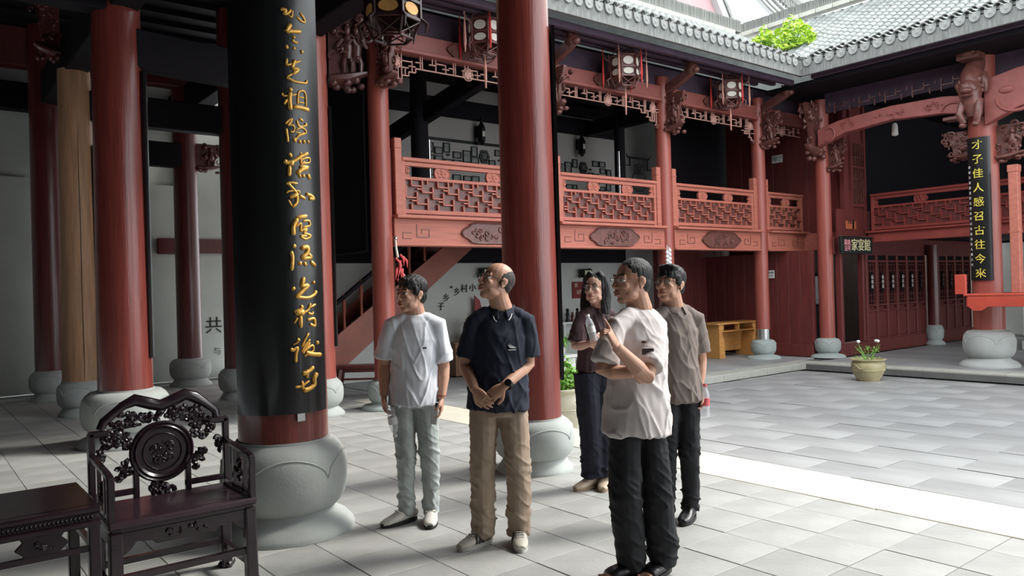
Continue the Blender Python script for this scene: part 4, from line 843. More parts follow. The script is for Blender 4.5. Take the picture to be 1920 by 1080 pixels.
# white pot of scroll: floor cabinet and pots
def grass(name, label, cat, c, n, L, pot, m=GREEN, seed=3, potm=None, droop=.5):
    r = random.Random(seed); t = thing(name, label, cat, c); mb = MB()
    for i in range(n):
        a = r.uniform(0, 2*PI); l = L*r.uniform(.6, 1.1); w_ = L*.035; p0 = Vector((0, 0, pot)); d = Vector((math.cos(a), math.sin(a), 0)); pts = [p0+d*l*k*.25*(.5+.16*k)+Vector((0, 0, l*(.32*k-droop*.16*k*k*r.uniform(.6, 1.2)))) for k in range(5)]
        s = Vector((-d.y, d.x, 0)); vs = []
        for k, p in enumerate(pts): q = w_*(1-k/4.6); vs += [p-s*q, p+s*q]
        mb.add(vs, [(2*k, 2*k+1, 2*k+3, 2*k+2) for k in range(4)])
    tag(mb.build('leaves', m, t), kind='stuff')
    if potm: MB().lathe([(pot*.45, 0), (pot*.62, pot*.5), (pot*.7, pot), (pot*.74, pot*1.02), (pot*.6, pot*.96)], 16).build('pot', potm, t, smooth=40)
    return t
def cabinet(label, x, y, w_, d, h, m):
    t = thing('cabinet', label, 'cabinet', (x, y, 0)); MB().box((0, 0, h/2), (w_, d, h-.04)).build('body', m, t, bevel=.01); MB().box((0, 0, h-.01), (w_+.04, d+.04, .03)).build('top', m, t, bevel=.006); MB().box((0, -d/2, h*.45), (w_-.1, .02, h*.7)).build('door_panel', m, t, bevel=.006); return t
cabinet('brown wooden cabinet behind the two nearest men, holding grassy pots', 8.15, 11.75, .72, .4, .62, mat('brown_cabinet', S(120, 86, 62), .5, n=(4, .15)))
grass('potted_grass', 'spiky green grass in a small terracotta bowl, upper one by the cabinet', 'plant', (8.5, 11.9, .78), 60, .34, .16, GREEN, 3, mat('terracotta', S(130, 62, 48), .7, n=(6, .1)))
MB().box((8.5, 11.95, .7), (.3, .25, .16)).build('pot_stand', MATS['brown_cabinet']); tag(bpy.data.objects['pot_stand'], 'small stand block under the terracotta grass bowl', 'stand', kind='thing')
grass('dried_grass', 'pale dry grass tuft spilling over the cabinet front', 'plant', (8.35, 11.5, .5), 26, .3, .02, mat('straw', S(206, 180, 110), .7, n=(9, .2)), 4)
grass('potted_grass', 'low green grass plant lying on the brown cabinet', 'plant', (8.3, 11.8, .64), 24, .26, .02, GREEN, 9)
t = thing('shelf', 'white shelf with small dark figurines behind the woman', 'shelf', (11.3, 12.1, 0)); MB().box((0, 0, .82), (1.1, .3, .04)).build('shelf_board', PAPER, t); MB().box((0, .1, .4), (1.1, .06, .8)).build('back_panel', WHITE, t); MB().box((-.5, 0, .4), (.04, .3, .8)).build('side', PAPER, t); MB().box((.5, 0, .4), (.04, .3, .8)).build('side', PAPER, t)
for i, (x, h) in enumerate(((10.98, .3), (11.12, .22), (11.26, .3), (11.42, .26))):
    t = thing('figurine', ['dark figurine at the left end of the white shelf', 'small red-brown figurine, second on the white shelf', 'tall dark figurine, third on the white shelf', 'dark figurine nearest the woman on the white shelf'][i], 'figurine', (x, 12.05, .84)); MB().lathe([(.05, 0), (.05, h*.1), (.03, h*.3), (.045, h*.55), (.02, h*.72)], 10).build('figure_body', BMET if i != 1 else REDD, t, smooth=50); mb = MB(); mb.ell((0, 0, h*.82), h*.12); mb.build('figure_head', BMET if i != 1 else REDD, t, smooth=50)
grass('potted_plant', 'leafy green plant seen between the middle column and the woman, upper one', 'plant', (8.9, 9.95, .42), 70, .42, .12, GREEN, 21, mat('white_glazed_pot', S(206, 204, 196), .4, n=(3, .05)))
pst = thing('plant_stand', 'white stand under the upper green plant behind the woman', 'stand', (8.9, 9.95, 0)); MB().box((0, 0, .39), (.4, .4, .05)).build('top', PAPER, pst, bevel=.005); MB().box((0, 0, .18), (.34, .34, .36)).build('body', PAPER, pst, bevel=.005)
# big cream jar with leaves, right of the middle column
def jar(name, label, x, y, z, R, H, m, ribs=True):
    t = thing(name, label, 'pot', (x, y, z)); MB().lathe([(R*.62, 0), (R*.66, .02), (R*.86, H*.3), (R, H*.62), (R*.96, H*.82), (R*.86, H*.9), (R*.9, H*.93), (R*1.06, H*.97), (R*1.06, H), (R*.9, H), (R*.84, H*.93), (.02, H*.88)], 36).build('pot_body', m, t, smooth=50)
    if ribs:
        mb = MB()
        for zz in (.48, .52): mb.loft([(R*.96*math.cos(k*.1745), R*.96*math.sin(k*.1745), H*zz) for k in range(37)], .008, n=4)
        for j in range(3):
            a0 = j*2.1+.4; mb.loft([((R*1.0)*math.cos(a0+k*.14), (R*1.0)*math.sin(a0+k*.14), H*(.66+.1*math.sin(k*.9))) for k in range(9)], .01, n=5)
        mb.build('relief_band', m, t)
    MB().lathe([(R*.84, 0), (.01, .03)], 20).build('soil', mat('soil', S(84, 74, 58), .95, n=(20, .3)), t, loc=(0, 0, H*.86)); return t
CREAM = mat('cream_jar', S(196, 190, 168), .5, n=(4, .14), b=(12, .2)); OLIV = mat('olive_glazed_pot', S(172, 162, 124), .45, n=(4, .2), b=(12, .25))
jar('jar', 'large cream stone jar standing just right of the middle column', 6.12, 6.85, -.12, .29, .5, CREAM)
leafclump('jar_plant', 'green leafy plant growing in the large cream jar', 'plant', (6.12, 6.85, .36), .26, 110, GREEN, .12, 31, 1.2)
grass('jar_plant', 'arching long-leaved plant behind the large cream jar', 'plant', (6.5, 7.55, -.1), 40, .6, .45, GREEN, 33, CREAM, .55)
jar('flower_pot', 'round olive flower pot standing alone in the courtyard', 12.55, 6.45, -.12, .265, .36, OLIV)
t = thing('potted_plant', 'sparse plant with small white blooms in the round courtyard pot', 'plant', (12.55, 6.45, .2)); mb = MB(); r = random.Random(4)
for k in range(9): a = r.uniform(0, 6.28); mb.loft([(.05*math.cos(a), .05*math.sin(a), 0), (.1*math.cos(a), .1*math.sin(a), .12), (.19*math.cos(a), .19*math.sin(a), .2+.1*r.random())], [.006, .005, .003], n=4)
mb.build('stems', GREEN, t); mb = MB()
for k in range(90):
    a = r.uniform(0, 6.28); q = r.uniform(.02, .2); ax = Euler((r.uniform(-1, 1), r.uniform(-1, 1), a)).to_matrix(); z = r.uniform(.02, .25)
    mb.add([ax @ Vector(v)+Vector((q*math.cos(a), q*math.sin(a), z)) for v in ((0, 0, 0), (.012, .02, 0), (0, .045, 0), (-.012, .02, 0))], [(0, 1, 2, 3)])
tag(mb.build('leaves', GREEN, t), kind='stuff'); mb = MB()
for a in (2.6, 5.4, 5.8): mb.ell((.16*math.cos(a), .16*math.sin(a), .33), (.03, .03, .025), u=7, v=5)
mb.build('blooms', PAPER, t)
t = thing('wall_writing', 'small black brush marks low on the white end wall between columns', 'lettering', (4.8, 15.49, 1.0)); text('共', .34, 'brush_mark', INK, t, (0, -.002, .0), (0, -1, 0), .001); text('与', .16, 'brush_mark', GREYP, t, (.06, -.002, -.5), (0, -1, 0), .001)
# bench, desk
t = thing('bench', 'dark red wooden bench by the column with red chillies', 'bench', (5.35, 10.55, 0), AN(-38)); MB().box((.1, 0, .47), (1.0, .3, .05)).build('seat', REDD, t, bevel=.008); MB().box((.1, 0, .42), (.8, .2, .06)).build('apron', REDD, t)
for sx in (-1, 1):
    for sy in (-1, 1): MB().bar((.1+sx*.34, sy*.09, .44), (.1+sx*.42, sy*.15, 0), .06, .05).build('leg', REDD, t)
    MB().bar((.1+sx*.38, -.11, .2), (.1+sx*.38, .11, .2), .03).build('stretcher', REDD, t)
MB().bar((-.28, 0, .28), (.48, 0, .28), .03).build('stretcher', REDD, t)
t = thing('desk', 'golden pine desk behind the column with the metal sleeve', 'desk', (13.85, 10.1, 0)); part(t, 'desk_top', (0, 0, .72), (1.5, .5, .04), OAK, bevel=.006)
part(t, 'drawer_shelf', (0, 0, .56), (1.2, .42, .02), OAK); part(t, 'drawer_divider', (0, -.18, .64), (.03, .1, .13), OAK); part(t, 'modesty_panel', (0, .1, .33), (1.15, .03, .42), OAK)
for s in (-1, 1): mb = MB(); mb.prism([(-.06, 0), (.13, 0), (.1, .4), (.04, .5), (.1, .62), (.1, .7), (-.06, .7)] if s < 0 else [(-.13, 0), (.06, 0), (.06, .7), (-.1, .7), (-.1, .62), (-.04, .5), (-.1, .4)], -.22, .22); mb.build('leg_panel', OAK, t, bevel=.005, loc=(s*.6, 0, 0))
# stairs up behind the chilli column
t = thing('staircase', 'red wooden staircase rising behind the chilli column', 'stairs', (0, 0, 0)); ST = mat('stair_red', S(132, 66, 48), .5, n=(4, .18), b=(14, .2))
a = (4.8, 11.15, .3); b = (7.75, 11.15, 2.42); dz = (b[2]-a[2])/(b[0]-a[0])
for y in (11.15, 12.0):
    mb = MB(); mb.prism([(4.6, .02), (4.9, .02), (7.9, 2.28), (7.9, 2.44), (7.5, 2.44), (4.6, .42)], y-.03, y+.03); mb.build('stringer', ST, t)
for k in range(11): x = 4.8+.27*k; part(t, 'tread', (x+.12, 11.58, .3+k*.195), (.3, .82, .04), ST, bevel=.004); part(t, 'riser', (x, 11.58, .2+k*.195), (.02, .8, .2), DARK)
MB().bar((4.7, 11.15, .95), (7.4, 11.15, 2.95), .08, .06).build('handrail', DARK, t, bevel=.01)
for k in range(9):
    x = 4.85+.3*k; z = .42+(x-4.7)*.735; MB().lathe([(.025, 0), (.025, .1), (.018, .2), (.034, .36), (.03, .46), (.022, .52), (.03, .58)], 8).build('baluster', ST, t, loc=(x, 11.15, z))
for p, q, lb in (((7.2, 9.5, 4.9), (6.9, 12.3, 4.3), 'dark slanting tie beam crossing the upper gallery bay'), ((11.9, 9.5, 5.0), (11.9, 12.3, 5.0), 'dark tie beam over the right part of the upper gallery')):
    beam(lb, p, q, .18, .3)
beam('dark beam along the top of the upper white wall', (5.1, 12.3, 5.05), (13.0, 12.3, 5.05), .12, .34)
beam('dark mid-height beam on the upper wall behind the fretwork', (9.6, 12.2, 5.35), (13.0, 12.2, 5.35), .2, .2)
for x, y, lb in ((6.95, 11.2, 'dark inner post beside the left framed photos'), (11.9, 11.3, 'dark inner post right of the right framed photos')):
    o = MB().lathe([(.16 if x < 8 else .12, 2.56), (.14 if x < 8 else .11, 5.5)], 20).build('gallery_post', DARK, smooth=50, loc=(x, y, 0)); tag(o, lb, 'post', kind='thing')
o = MB().lathe([(.03, 2.56), (.03, 4.0)], 10).build('standing_pole', METAL, smooth=50, loc=(6.75, 10.6, 0)); tag(o, 'thin shiny pole standing behind the left balcony railing', 'pole')
o = MB().lathe([(.03, 2.56), (.03, 4.3)], 10).build('standing_pole', METAL, smooth=50, loc=(11.55, 11.0, 0)); tag(o, 'thin shiny pole standing behind the second balcony railing', 'pole')
# chillies, garlic, security camera
t = thing('chilli_string', 'string of red chillies with a pale cord on the left gallery column', 'ornament', (5.2, 9.06, 2.26)); CH_ = mat('chilli_red', S(196, 70, 72), .4, n=(8, .15))
MB().loft([(0, 0, .02), (.01, 0, -.12), (.03, 0, -.24)], [.012, .018, .02], n=6).build('cord', LWHITE, t); r = random.Random(5)
for k in range(13):
    x = .03+r.uniform(-.05, .07); z = -.2-.028*k*r.uniform(.7, 1); dx = r.uniform(-.04, .05); MB().loft([(x, -.02, z), (x+dx, -.05, z-.06), (x+dx*1.3, -.04, z-.15)], [.016, .018, .004], n=7).build('chilli', CH_, t, smooth=50)
MB().lathe([(.012, 0), (.03, .01), (.03, .03), (.01, .05)], 10).build('hook', METAL, t)
t = thing('garlic_string', 'string of white garlic bulbs hanging on the second gallery column', 'ornament', (10.72, 9.1, 2.2)); MB().bar((0, 0, .06), (0, 0, -.02), .012).build('cord', LWHITE, t)
for k in range(9):
    g = MB(); z = -.035-.036*k; x = .035*(-1)**k; g.ell((x, -.03, z), (.035, .03, .035), u=9, v=6); g.loft([(x, -.03, z+.02), (x*.5, -.02, z+.06)], [.014, .006], n=6); g.build('garlic_bulb', PAPER, t, smooth=60)
t = thing('security_camera', 'white bullet security camera on the lintel left of the garlic column', 'camera', (10.05, 9.18, 5.22)); mb = MB(); mb.loft([(-.11, 0, .05), (.1, -.06, .03)], .045, n=14); mb.build('camera_body', PAPER, t, smooth=40); MB().bar((-.02, 0, .02), (-.02, 0, -.09), .035).build('bracket', PAPER, t); mb = MB(); mb.loft([(.1, -.06, .03), (.115, -.065, .03)], .036, n=14); mb.build('lens', BMET, t); MB().box((-.01, -.02, .1), (.26, .11, .012)).build('sun_shield', PAPER, t)

# ---------------------------------------------------------------- palace lanterns
def palace(label, loc, s, wood=CARV, pan=LAMPG, tas=True, rz=.2, hang=.5, low=1.0):
    t = thing('palace_lantern', label, 'lantern', loc, rz); hx = lambda R, k: (R*math.cos(k*PI/3), R*math.sin(k*PI/3)); R = .24*s; H = .34*s
    fr_ = MB()
    for k in range(6):
        a, b = hx(R, k), hx(R, k+1)
        fr_.bar((a[0], a[1], -H/2), (a[0], a[1], H/2), .022*s)
        for z in (-H/2, -H*.06, H/2): fr_.bar((*a, z), (*b, z), .02*s, .026*s)
        c, d = hx(R*.7, k), hx(R*.7, k+1); fr_.bar((*a, -H/2), (*c, -H/2-.15*s*low), .018*s); fr_.bar((*c, -H/2-.15*s*low), (*d, -H/2-.15*s*low), .016*s)
        fr_.bar((*a, -H/2-.01*s), (*d, -H/2-.14*s*low), .01*s); fr_.bar((*b, -H/2-.01*s), (*c, -H/2-.14*s*low), .01*s)
        e, f = hx(R*.62, k), hx(R*.62, k+1); fr_.bar((*e, H/2+.14*s), (*f, H/2+.14*s), .02*s); fr_.bar((*a, H/2), (*e, H/2+.14*s), .016*s)
    fr_.build('lantern_frame', wood, t)
    for k in range(6):
        a, b = hx(R*.97, k), hx(R*.97, k+1); m_ = Vector(((a[0]+b[0])/2, (a[1]+b[1])/2, 0)); u = Vector((b[0]-a[0], b[1]-a[1], 0)).normalized(); nn = m_.normalized()
        for z0_, z1_, mm in ((-H*.03, H*.47, pan), (-H*.47, -H*.09, LAMPO if pan is LAMPG else pan)):
            zc_ = (z0_+z1_)/2; hh = (z1_-z0_)/2; ww = R*.42; vs = []; n = 12
            for j in range(n): q = 2*PI*j/n; vs.append(m_+u*ww*math.cos(q)*.85+Vector((0, 0, zc_+hh*.8*math.sin(q))))
            vs2 = [v+nn*.012*s for v in vs]; mb = MB(); mb.add(vs+vs2, [tuple(range(n)), tuple(range(n, 2*n))]+[(j, (j+1) % n, n+(j+1) % n, n+j) for j in range(n)]); mb.build('lantern_panel', mm, t)
            bk = MB(); p = m_-nn*.006; bk.add([p-u*R*.47+Vector((0, 0, z0_)), p+u*R*.47+Vector((0, 0, z0_)), p+u*R*.47+Vector((0, 0, z1_)), p-u*R*.47+Vector((0, 0, z1_)), p-nn*.006-u*R*.47+Vector((0, 0, z0_)), p-nn*.006+u*R*.47+Vector((0, 0, z0_)), p-nn*.006+u*R*.47+Vector((0, 0, z1_)), p-nn*.006-u*R*.47+Vector((0, 0, z1_))], [(0, 1, 2, 3), (7, 6, 5, 4), (0, 4, 5, 1), (2, 6, 7, 3)]); bk.build('panel_surround', wood, t)
        # curled corner arm with a hanging tassel or spike
        a = hx(R, k); o = Vector((a[0], a[1], 0)).normalized(); arm = MB(); A = Vector((a[0], a[1], 0))
        arm.loft([A+Vector((0, 0, H*.3)), A+o*.08*s+Vector((0, 0, H*.42)), A+o*.13*s+Vector((0, 0, H*.62))], [.014*s, .016*s, .012*s], n=6)
        arm.build('corner_arm', wood, t); arm = MB()
        arm.loft([A+Vector((0, 0, -H*.45)), A+o*.06*s+Vector((0, 0, -H*.6)), A+o*.04*s+Vector((0, 0, -H*.85))], [.014*s, .018*s, .006*s], n=6); arm.build('corner_arm', wood, t)
        if tas:
            ts = MB(); p = A+o*.13*s; ts.loft([p+Vector((0, 0, H*.62)), p+Vector((0, 0, H*.95))], [.014*s, .003*s], n=6); ts.loft([p+Vector((0, 0, H*.6)), p+Vector((0, 0, H*.1)), p+Vector((0, 0, -H*.55)), p+Vector((0, 0, -H*.95))], [.004*s, .016*s, .022*s, .006*s], n=6); ts.build('tassel', mat('pink_tassel', S(196, 140, 124), .6, n=(9, .2)) if k % 2 else REDS, t)
    if tas: MB().loft([(0, 0, -H/2-.15*s), (0, 0, -H/2-.3*s), (0, 0, -H/2-.6*s)], [.004, .02*s, .012*s], n=6).build('tassel', MATS['pink_tassel'], t)
    MB().bar((0, 0, H/2+.1*s), (0, 0, H/2+hang), .012).build('hanging_rod', BMET, t); MB().lathe([(R*.6, 0), (R*.3, .05*s), (.02, .09*s)], 6).build('cap', wood, t, loc=(0, 0, H/2+.13*s))
DKL = mat('dark_lantern_wood', S(58, 36, 36), .4, n=(9, .3))
palace('large dark hexagonal palace lantern with painted panels high beside the gold lettered board', (4.02, 6.93, 4.52), 1.18, DKL, LAMPG, False, .35, .4)
palace('pink tasselled palace lantern just left of the middle red column', (6.62, 8.85, 5.2), 1.0, CARV, LWHITE, True, .1, .35)
palace('pink tasselled palace lantern left of the security camera', (9.5, 8.85, 5.16), 1.0, CARV, LWHITE, True, .5, .35)
palace('slim tasselled palace lantern in front of the third lintel', (12.35, 8.85, 5.16), .95, CARV, LWHITE, True, .25, .35)

# ---------------------------------------------------------------- armchair and side table
def slabm(x0, x1, y0, y1, z0, z1): return MB().box(((x0+x1)/2, (y0+y1)/2, (z0+z1)/2), (x1-x0, y1-y0, z1-z0))
t = thing('armchair', 'carved dark rosewood armchair with a round back medallion at lower left', 'chair', (1.12, 4.36, 0)); W2, D2 = .36, .24
slabm(-W2, W2, -D2, D2, .445, .48).build('seat', ROSES, t, bevel=.008); slabm(-W2+.02, W2-.02, -D2+.02, D2-.02, .425, .447).build('seat_waist', ROSE, t)
slabm(-W2+.05, W2-.05, -D2+.05, D2-.05, .479, .4815).build('seat_inset', ROSES, t)
for sx in (-1, 1):
    for sy in (-1, 1): mb = MB(); mb.bar((sx*(W2-.035), sy*(D2-.035), .43), (sx*(W2-.03), sy*(D2-.03), 0), .06, .06); mb.bar((sx*(W2-.03), sy*(D2-.03), .04), (sx*(W2-.02), sy*(D2-.02), 0), .075, .075); mb.build('leg', ROSE, t, bevel=.008)
for sy in (-1, 1):
    y = sy*(D2-.035); mb = MB(); pts = [(-W2+.04, .425), (W2-.04, .425), (W2-.05, .3), (W2-.1, .335), (W2-.13, .37), (.16, .36), (.14, .34), (-.14, .34), (-.16, .36), (-W2+.13, .37), (-W2+.1, .335), (-W2+.05, .3)]
    mb.prism(pts[::-1], y-.014, y+.014); mb.build('apron', ROSE, t, bevel=.004)
relief(.34, .05, 91, 14, .018, False).build('apron_carving', ROSE, t, smooth=50, loc=(0, -D2+.018, .385))
for sx in (-1, 1): mb = MB(); mb.box((sx*(W2-.035), 0, .385), (.026, 2*D2-.1, .08)); mb.build('side_apron', ROSE, t, bevel=.004); MB().bar((sx*(W2-.03), -D2+.04, .13), (sx*(W2-.03), D2-.04, .13), .03, .035).build('stretcher', ROSE, t)
for y, z in ((-D2+.035, .2), (D2-.035, .16)): MB().bar((-W2+.04, y, z), (W2-.04, y, z), .035, .03).build('stretcher', ROSE, t)
yb = D2-.02
for sx in (-1, 1):
    mb = MB(); mb.bar((sx*(W2-.012), yb, .47), (sx*(W2-.012), yb, .86), .035, .035); mb.bar((sx*W2, yb, .85), (sx*(W2-.1), yb, .85), .035, .035, up=(0, 1, 0)); mb.build('back_post', ROSE, t, bevel=.006)
    mb = MB(); mb.bar((sx*.135, yb, .47), (sx*.135, yb, .68), .034, .03); mb.build('inner_post', ROSE, t, bevel=.005)
MB().bar((-W2+.02, yb, .52), (-.12, yb, .52), .025, .03).build('lower_back_rail', ROSE, t); MB().bar((W2-.02, yb, .52), (.12, yb, .52), .025, .03).build('lower_back_rail', ROSE, t)
md = MB(); Y90 = Matrix.Rotation(PI/2, 4, 'X'); md.lathe([(.02, -.012), (.165, -.012), (.168, .008), (.158, .02), (.148, .013), (.138, .022), (.125, .012), (.105, .012), (.1, .017), (.095, .01), (.02, .01)], 48, M=Y90); md.build('back_medallion', ROSE, t, smooth=35, loc=(0, yb, .715)); relief(.16, .16, 92, 22, .014, False).build('medallion_carving', ROSE, t, smooth=50, loc=(0, yb-.006, .715))
cr = MB(); top = [(-.30, .87), (-.285, .91), (-.24, .945), (-.19, .985), (-.13, 1.01), (-.06, .985), (0, .965), (.06, .985), (.13, 1.015), (.18, .995), (.24, .95), (.29, .91), (.30, .87)]
cr.loft([(x, yb, z) for x, z in top], [(.02, .024)]*4+[(.026, .034)]*6+[(.02, .024)]*3, ax=(0, 1, 0), n=10); cr.loft([(-.30, yb, .875), (-.27, yb, .855), (-.2, yb, .868), (-.1, yb, .875)], [.016, .013, .01, .008], n=8); cr.loft([(.30, yb, .875), (.27, yb, .855), (.2, yb, .868), (.1, yb, .875)], [.016, .013, .01, .008], n=8); cr.build('crest_rail', ROSE, t, smooth=50)
def curls(w_, h, seed, n, th=.015):
    r = random.Random(seed); mb = MB()
    for i in range(n):
        a = r.uniform(0, 6.28); q = math.sqrt(r.random())*.8; cx, cz = w_/2*q*math.cos(a), h/2*q*math.sin(a); R = min(w_, h)*r.uniform(.13, .24); t0 = r.uniform(0, 6); sg = r.choice((-1, 1))
        mb.loft([(cx+R*(1-k/10)*math.cos(t0+sg*k*.7), r.uniform(-.004, .004), cz+R*(1-k/10)*math.sin(t0+sg*k*.7)) for k in range(8)], [th*(1-k/20) for k in range(8)], n=6)
        if i % 2: mb.ell((cx, -.004, cz), (R*.4, .014, R*.4), u=8, v=5)
    return mb
for x, z, w_, h, s, n in ((-.17, .905, .22, .09, 1, 18), (.17, .905, .22, .09, 2, 18), (0, .912, .24, .08, 3, 18), (-.22, .81, .15, .12, 4, 20), (.22, .81, .15, .12, 5, 20), (-.2, .635, .1, .13, 6, 9), (.2, .65, .09, .13, 7, 9), (-.31, .715, .07, .11, 8, 8), (.31, .715, .07, .11, 9, 8), (0, .52, .17, .1, 10, 13)): curls(w_, h, s+200, n).build('openwork_carving', ROSE, t, smooth=50, loc=(x, yb, z))
for sx in (-1, 1):
    x = sx*(W2-.018); MB().bar((x, -D2+.03, .47), (x, -D2+.03, .69), .035, .035).build('arm_post', ROSE, t, bevel=.005)
    mb = MB(); mb.bar((x, -D2+.015, .69), (x, -D2+.1, .705), .034, .026); mb.bar((x, -D2+.1, .705), (x, D2-.1, .725), .034, .026); mb.bar((x, D2-.1, .725), (x, D2-.02, .735), .034, .026); mb.build('armrest', ROSE, t, bevel=.005)
    mb = MB(); mb.bar((x, -.1, .48), (x, -.1, .7), .02, .02); mb.bar((x, .06, .48), (x, .06, .72), .02, .02); mb.bar((x, -D2+.04, .5), (x, D2-.04, .5), .02, .02); mb.build('arm_frame', ROSE, t)
    curls(.1, .14, 300+sx, 9).build('arm_carving', ROSE, t, smooth=50, loc=(x, -.02, .6), rz=PI/2)
t = thing('side_table', 'square dark rosewood side table standing left of the armchair', 'table', (.47, 4.26, 0)); TW, TD = .235, .31
slabm(-TW, TW, -TD, TD, .59, .62).build('table_top', ROSE, t, bevel=.008); slabm(-TW+.045, TW-.045, -TD+.06, TD-.06, .6195, .6215).build('top_inset', ROSE, t); slabm(-TW+.02, TW-.02, -TD+.02, TD-.02, .555, .592).build('waist', ROSE, t)
mb = MB()
for k in range(24): mb.ell((-TW+.04+(2*TW-.08)*k/23, -TD+.018, .573), (.007, .006, .011), u=6, v=4)
tag(mb.build('beading', ROSE, t, smooth=50), kind='stuff')
slabm(-TW, TW, -TD, TD, .53, .556).build('lower_molding', ROSE, t, bevel=.006)
for sx in (-1, 1):
    for sy in (-1, 1): MB().box((sx*(TW-.03), sy*(TD-.03), .27), (.05, .05, .54)).build('leg', ROSE, t, bevel=.006)
    MB().bar((sx*(TW-.03), -TD+.04, .43), (sx*(TW-.03), TD-.04, .43), .025, .025).build('stretcher', ROSE, t)
for y in (-TD+.03, TD-.03):
    MB().bar((-TW+.04, y, .43), (TW-.04, y, .43), .025, .025).build('stretcher', ROSE, t)
    mb = MB(); mb.prism([(-.09, .535), (.09, .535), (.075, .51), (.105, .48), (.07, .45), (.08, .435), (-.08, .435), (-.07, .45), (-.105, .48), (-.075, .51)], y-.01, y+.01); mb.build('apron_panel', ROSE, t, bevel=.003)
relief(.13, .06, 95, 9, .012, False).build('apron_carving', ROSE, t, smooth=50, loc=(0, -TD+.018, .485))
# ================================================================ people
SKIN = mat('skin', S(198, 150, 126), .5, n=(9, .06), b=(60, .06))
SKINW = mat('skin_fair', S(216, 172, 152), .5, n=(9, .05), b=(60, .05))
HAIR = mat('black_hair', S(20, 18, 18), .5, n=(30, .3), b=(50, .6), st=(4, 4, .6))
STUB = mat('cropped_hair', S(62, 54, 50), .7, n=(60, .3), b=(120, .5))
LIP = mat('lips', S(160, 92, 84), .45, n=None)
EYEW = mat('eye_white', S(226, 222, 216), .3, n=None); IRIS = mat('dark_iris', S(26, 18, 16), .2, n=None)
def cloth(name, c, r=.85, **k): return mat(name, c, r, n=(5, .05), b=(160, .12, .004), **k)
def blob(mb, voxel, it=3, disp=None, taub=.6):
    me = mb.mesh('tmp'); o = bpy.data.objects.new('tmp', me); C.objects.link(o)
    m = o.modifiers.new('r', 'REMESH'); m.mode = 'VOXEL'; m.voxel_size = voxel; m.use_smooth_shade = True
    if it: s = o.modifiers.new('s', 'SMOOTH'); s.factor = taub; s.iterations = it
    bpy.context.view_layer.update(); dg = bpy.context.evaluated_depsgraph_get()
    out = bpy.data.meshes.new_from_object(o.evaluated_get(dg)); bpy.data.objects.remove(o); bpy.data.meshes.remove(me)
    if disp:
        n = [Vector(v.normal) for v in out.vertices]
        for v, q in zip(out.vertices, n): v.co += q*disp(v.co)
    for p in out.polygons: p.use_smooth = True
    return out
V = Vector
def hand(mb, w, d, nrm, ts, curl=.35, point=False, k=1.0, spread=1.0, thumb=.5):
    """palm with four bent fingers and a thumb; d = along the hand, nrm = way the palm faces, ts = side of the thumb"""
    w = V(w); d = V(d).normalized(); nrm = V(nrm); nrm = (nrm-d*nrm.dot(d)).normalized(); x = nrm.cross(d).normalized()*ts
    mb.loft([w-d*.03*k, w, w+d*.03*k, w+d*.06*k, w+d*.088*k], [(.026*k, .02*k), (.027*k, .019*k), (.037*k, .018*k), (.041*k, .016*k), (.036*k, .012*k)], ax=x, n=12)
    for i, (off, L) in enumerate(((.030, .072), (.0105, .08), (-.0095, .075), (-.0285, .06))):
        p = w+d*(.078-.004*abs(i-1))*k+x*off*k*spread; c = curl; seg = [.44, .31, .25]
        if point: c = .06 if i == 0 else 1.25
        a = c*.6; pts = [p-d*.012*k, p]; fan = x*(.06*(1.2-i))*spread
        for s_ in seg:
            dd = (d*math.cos(a)+nrm*math.sin(a)+fan*.6).normalized(); p = p+dd*L*s_*k; pts.append(p); a += c
        mb.loft(pts, [r_*k for r_ in (.0092, .0092, .0085, .0078, .0052)], n=8)
        mb.ell(pts[-1], .0055*k, u=7, v=5)
    b = w+d*.018*k+x*.02*k; t1 = (d*.62+x*.62+nrm*.25).normalized(); t2 = (d*.9+x*(.35-.5*thumb)+nrm*(.35+.5*thumb)).normalized()
    mb.loft([b-t1*.01*k, b+t1*.03*k, b+t1*.052*k, b+t1*.052*k+t2*.024*k, b+t1*.052*k+t2*.046*k], [r_*k for r_ in (.014, .0145, .0115, .0105, .007)], n=8)
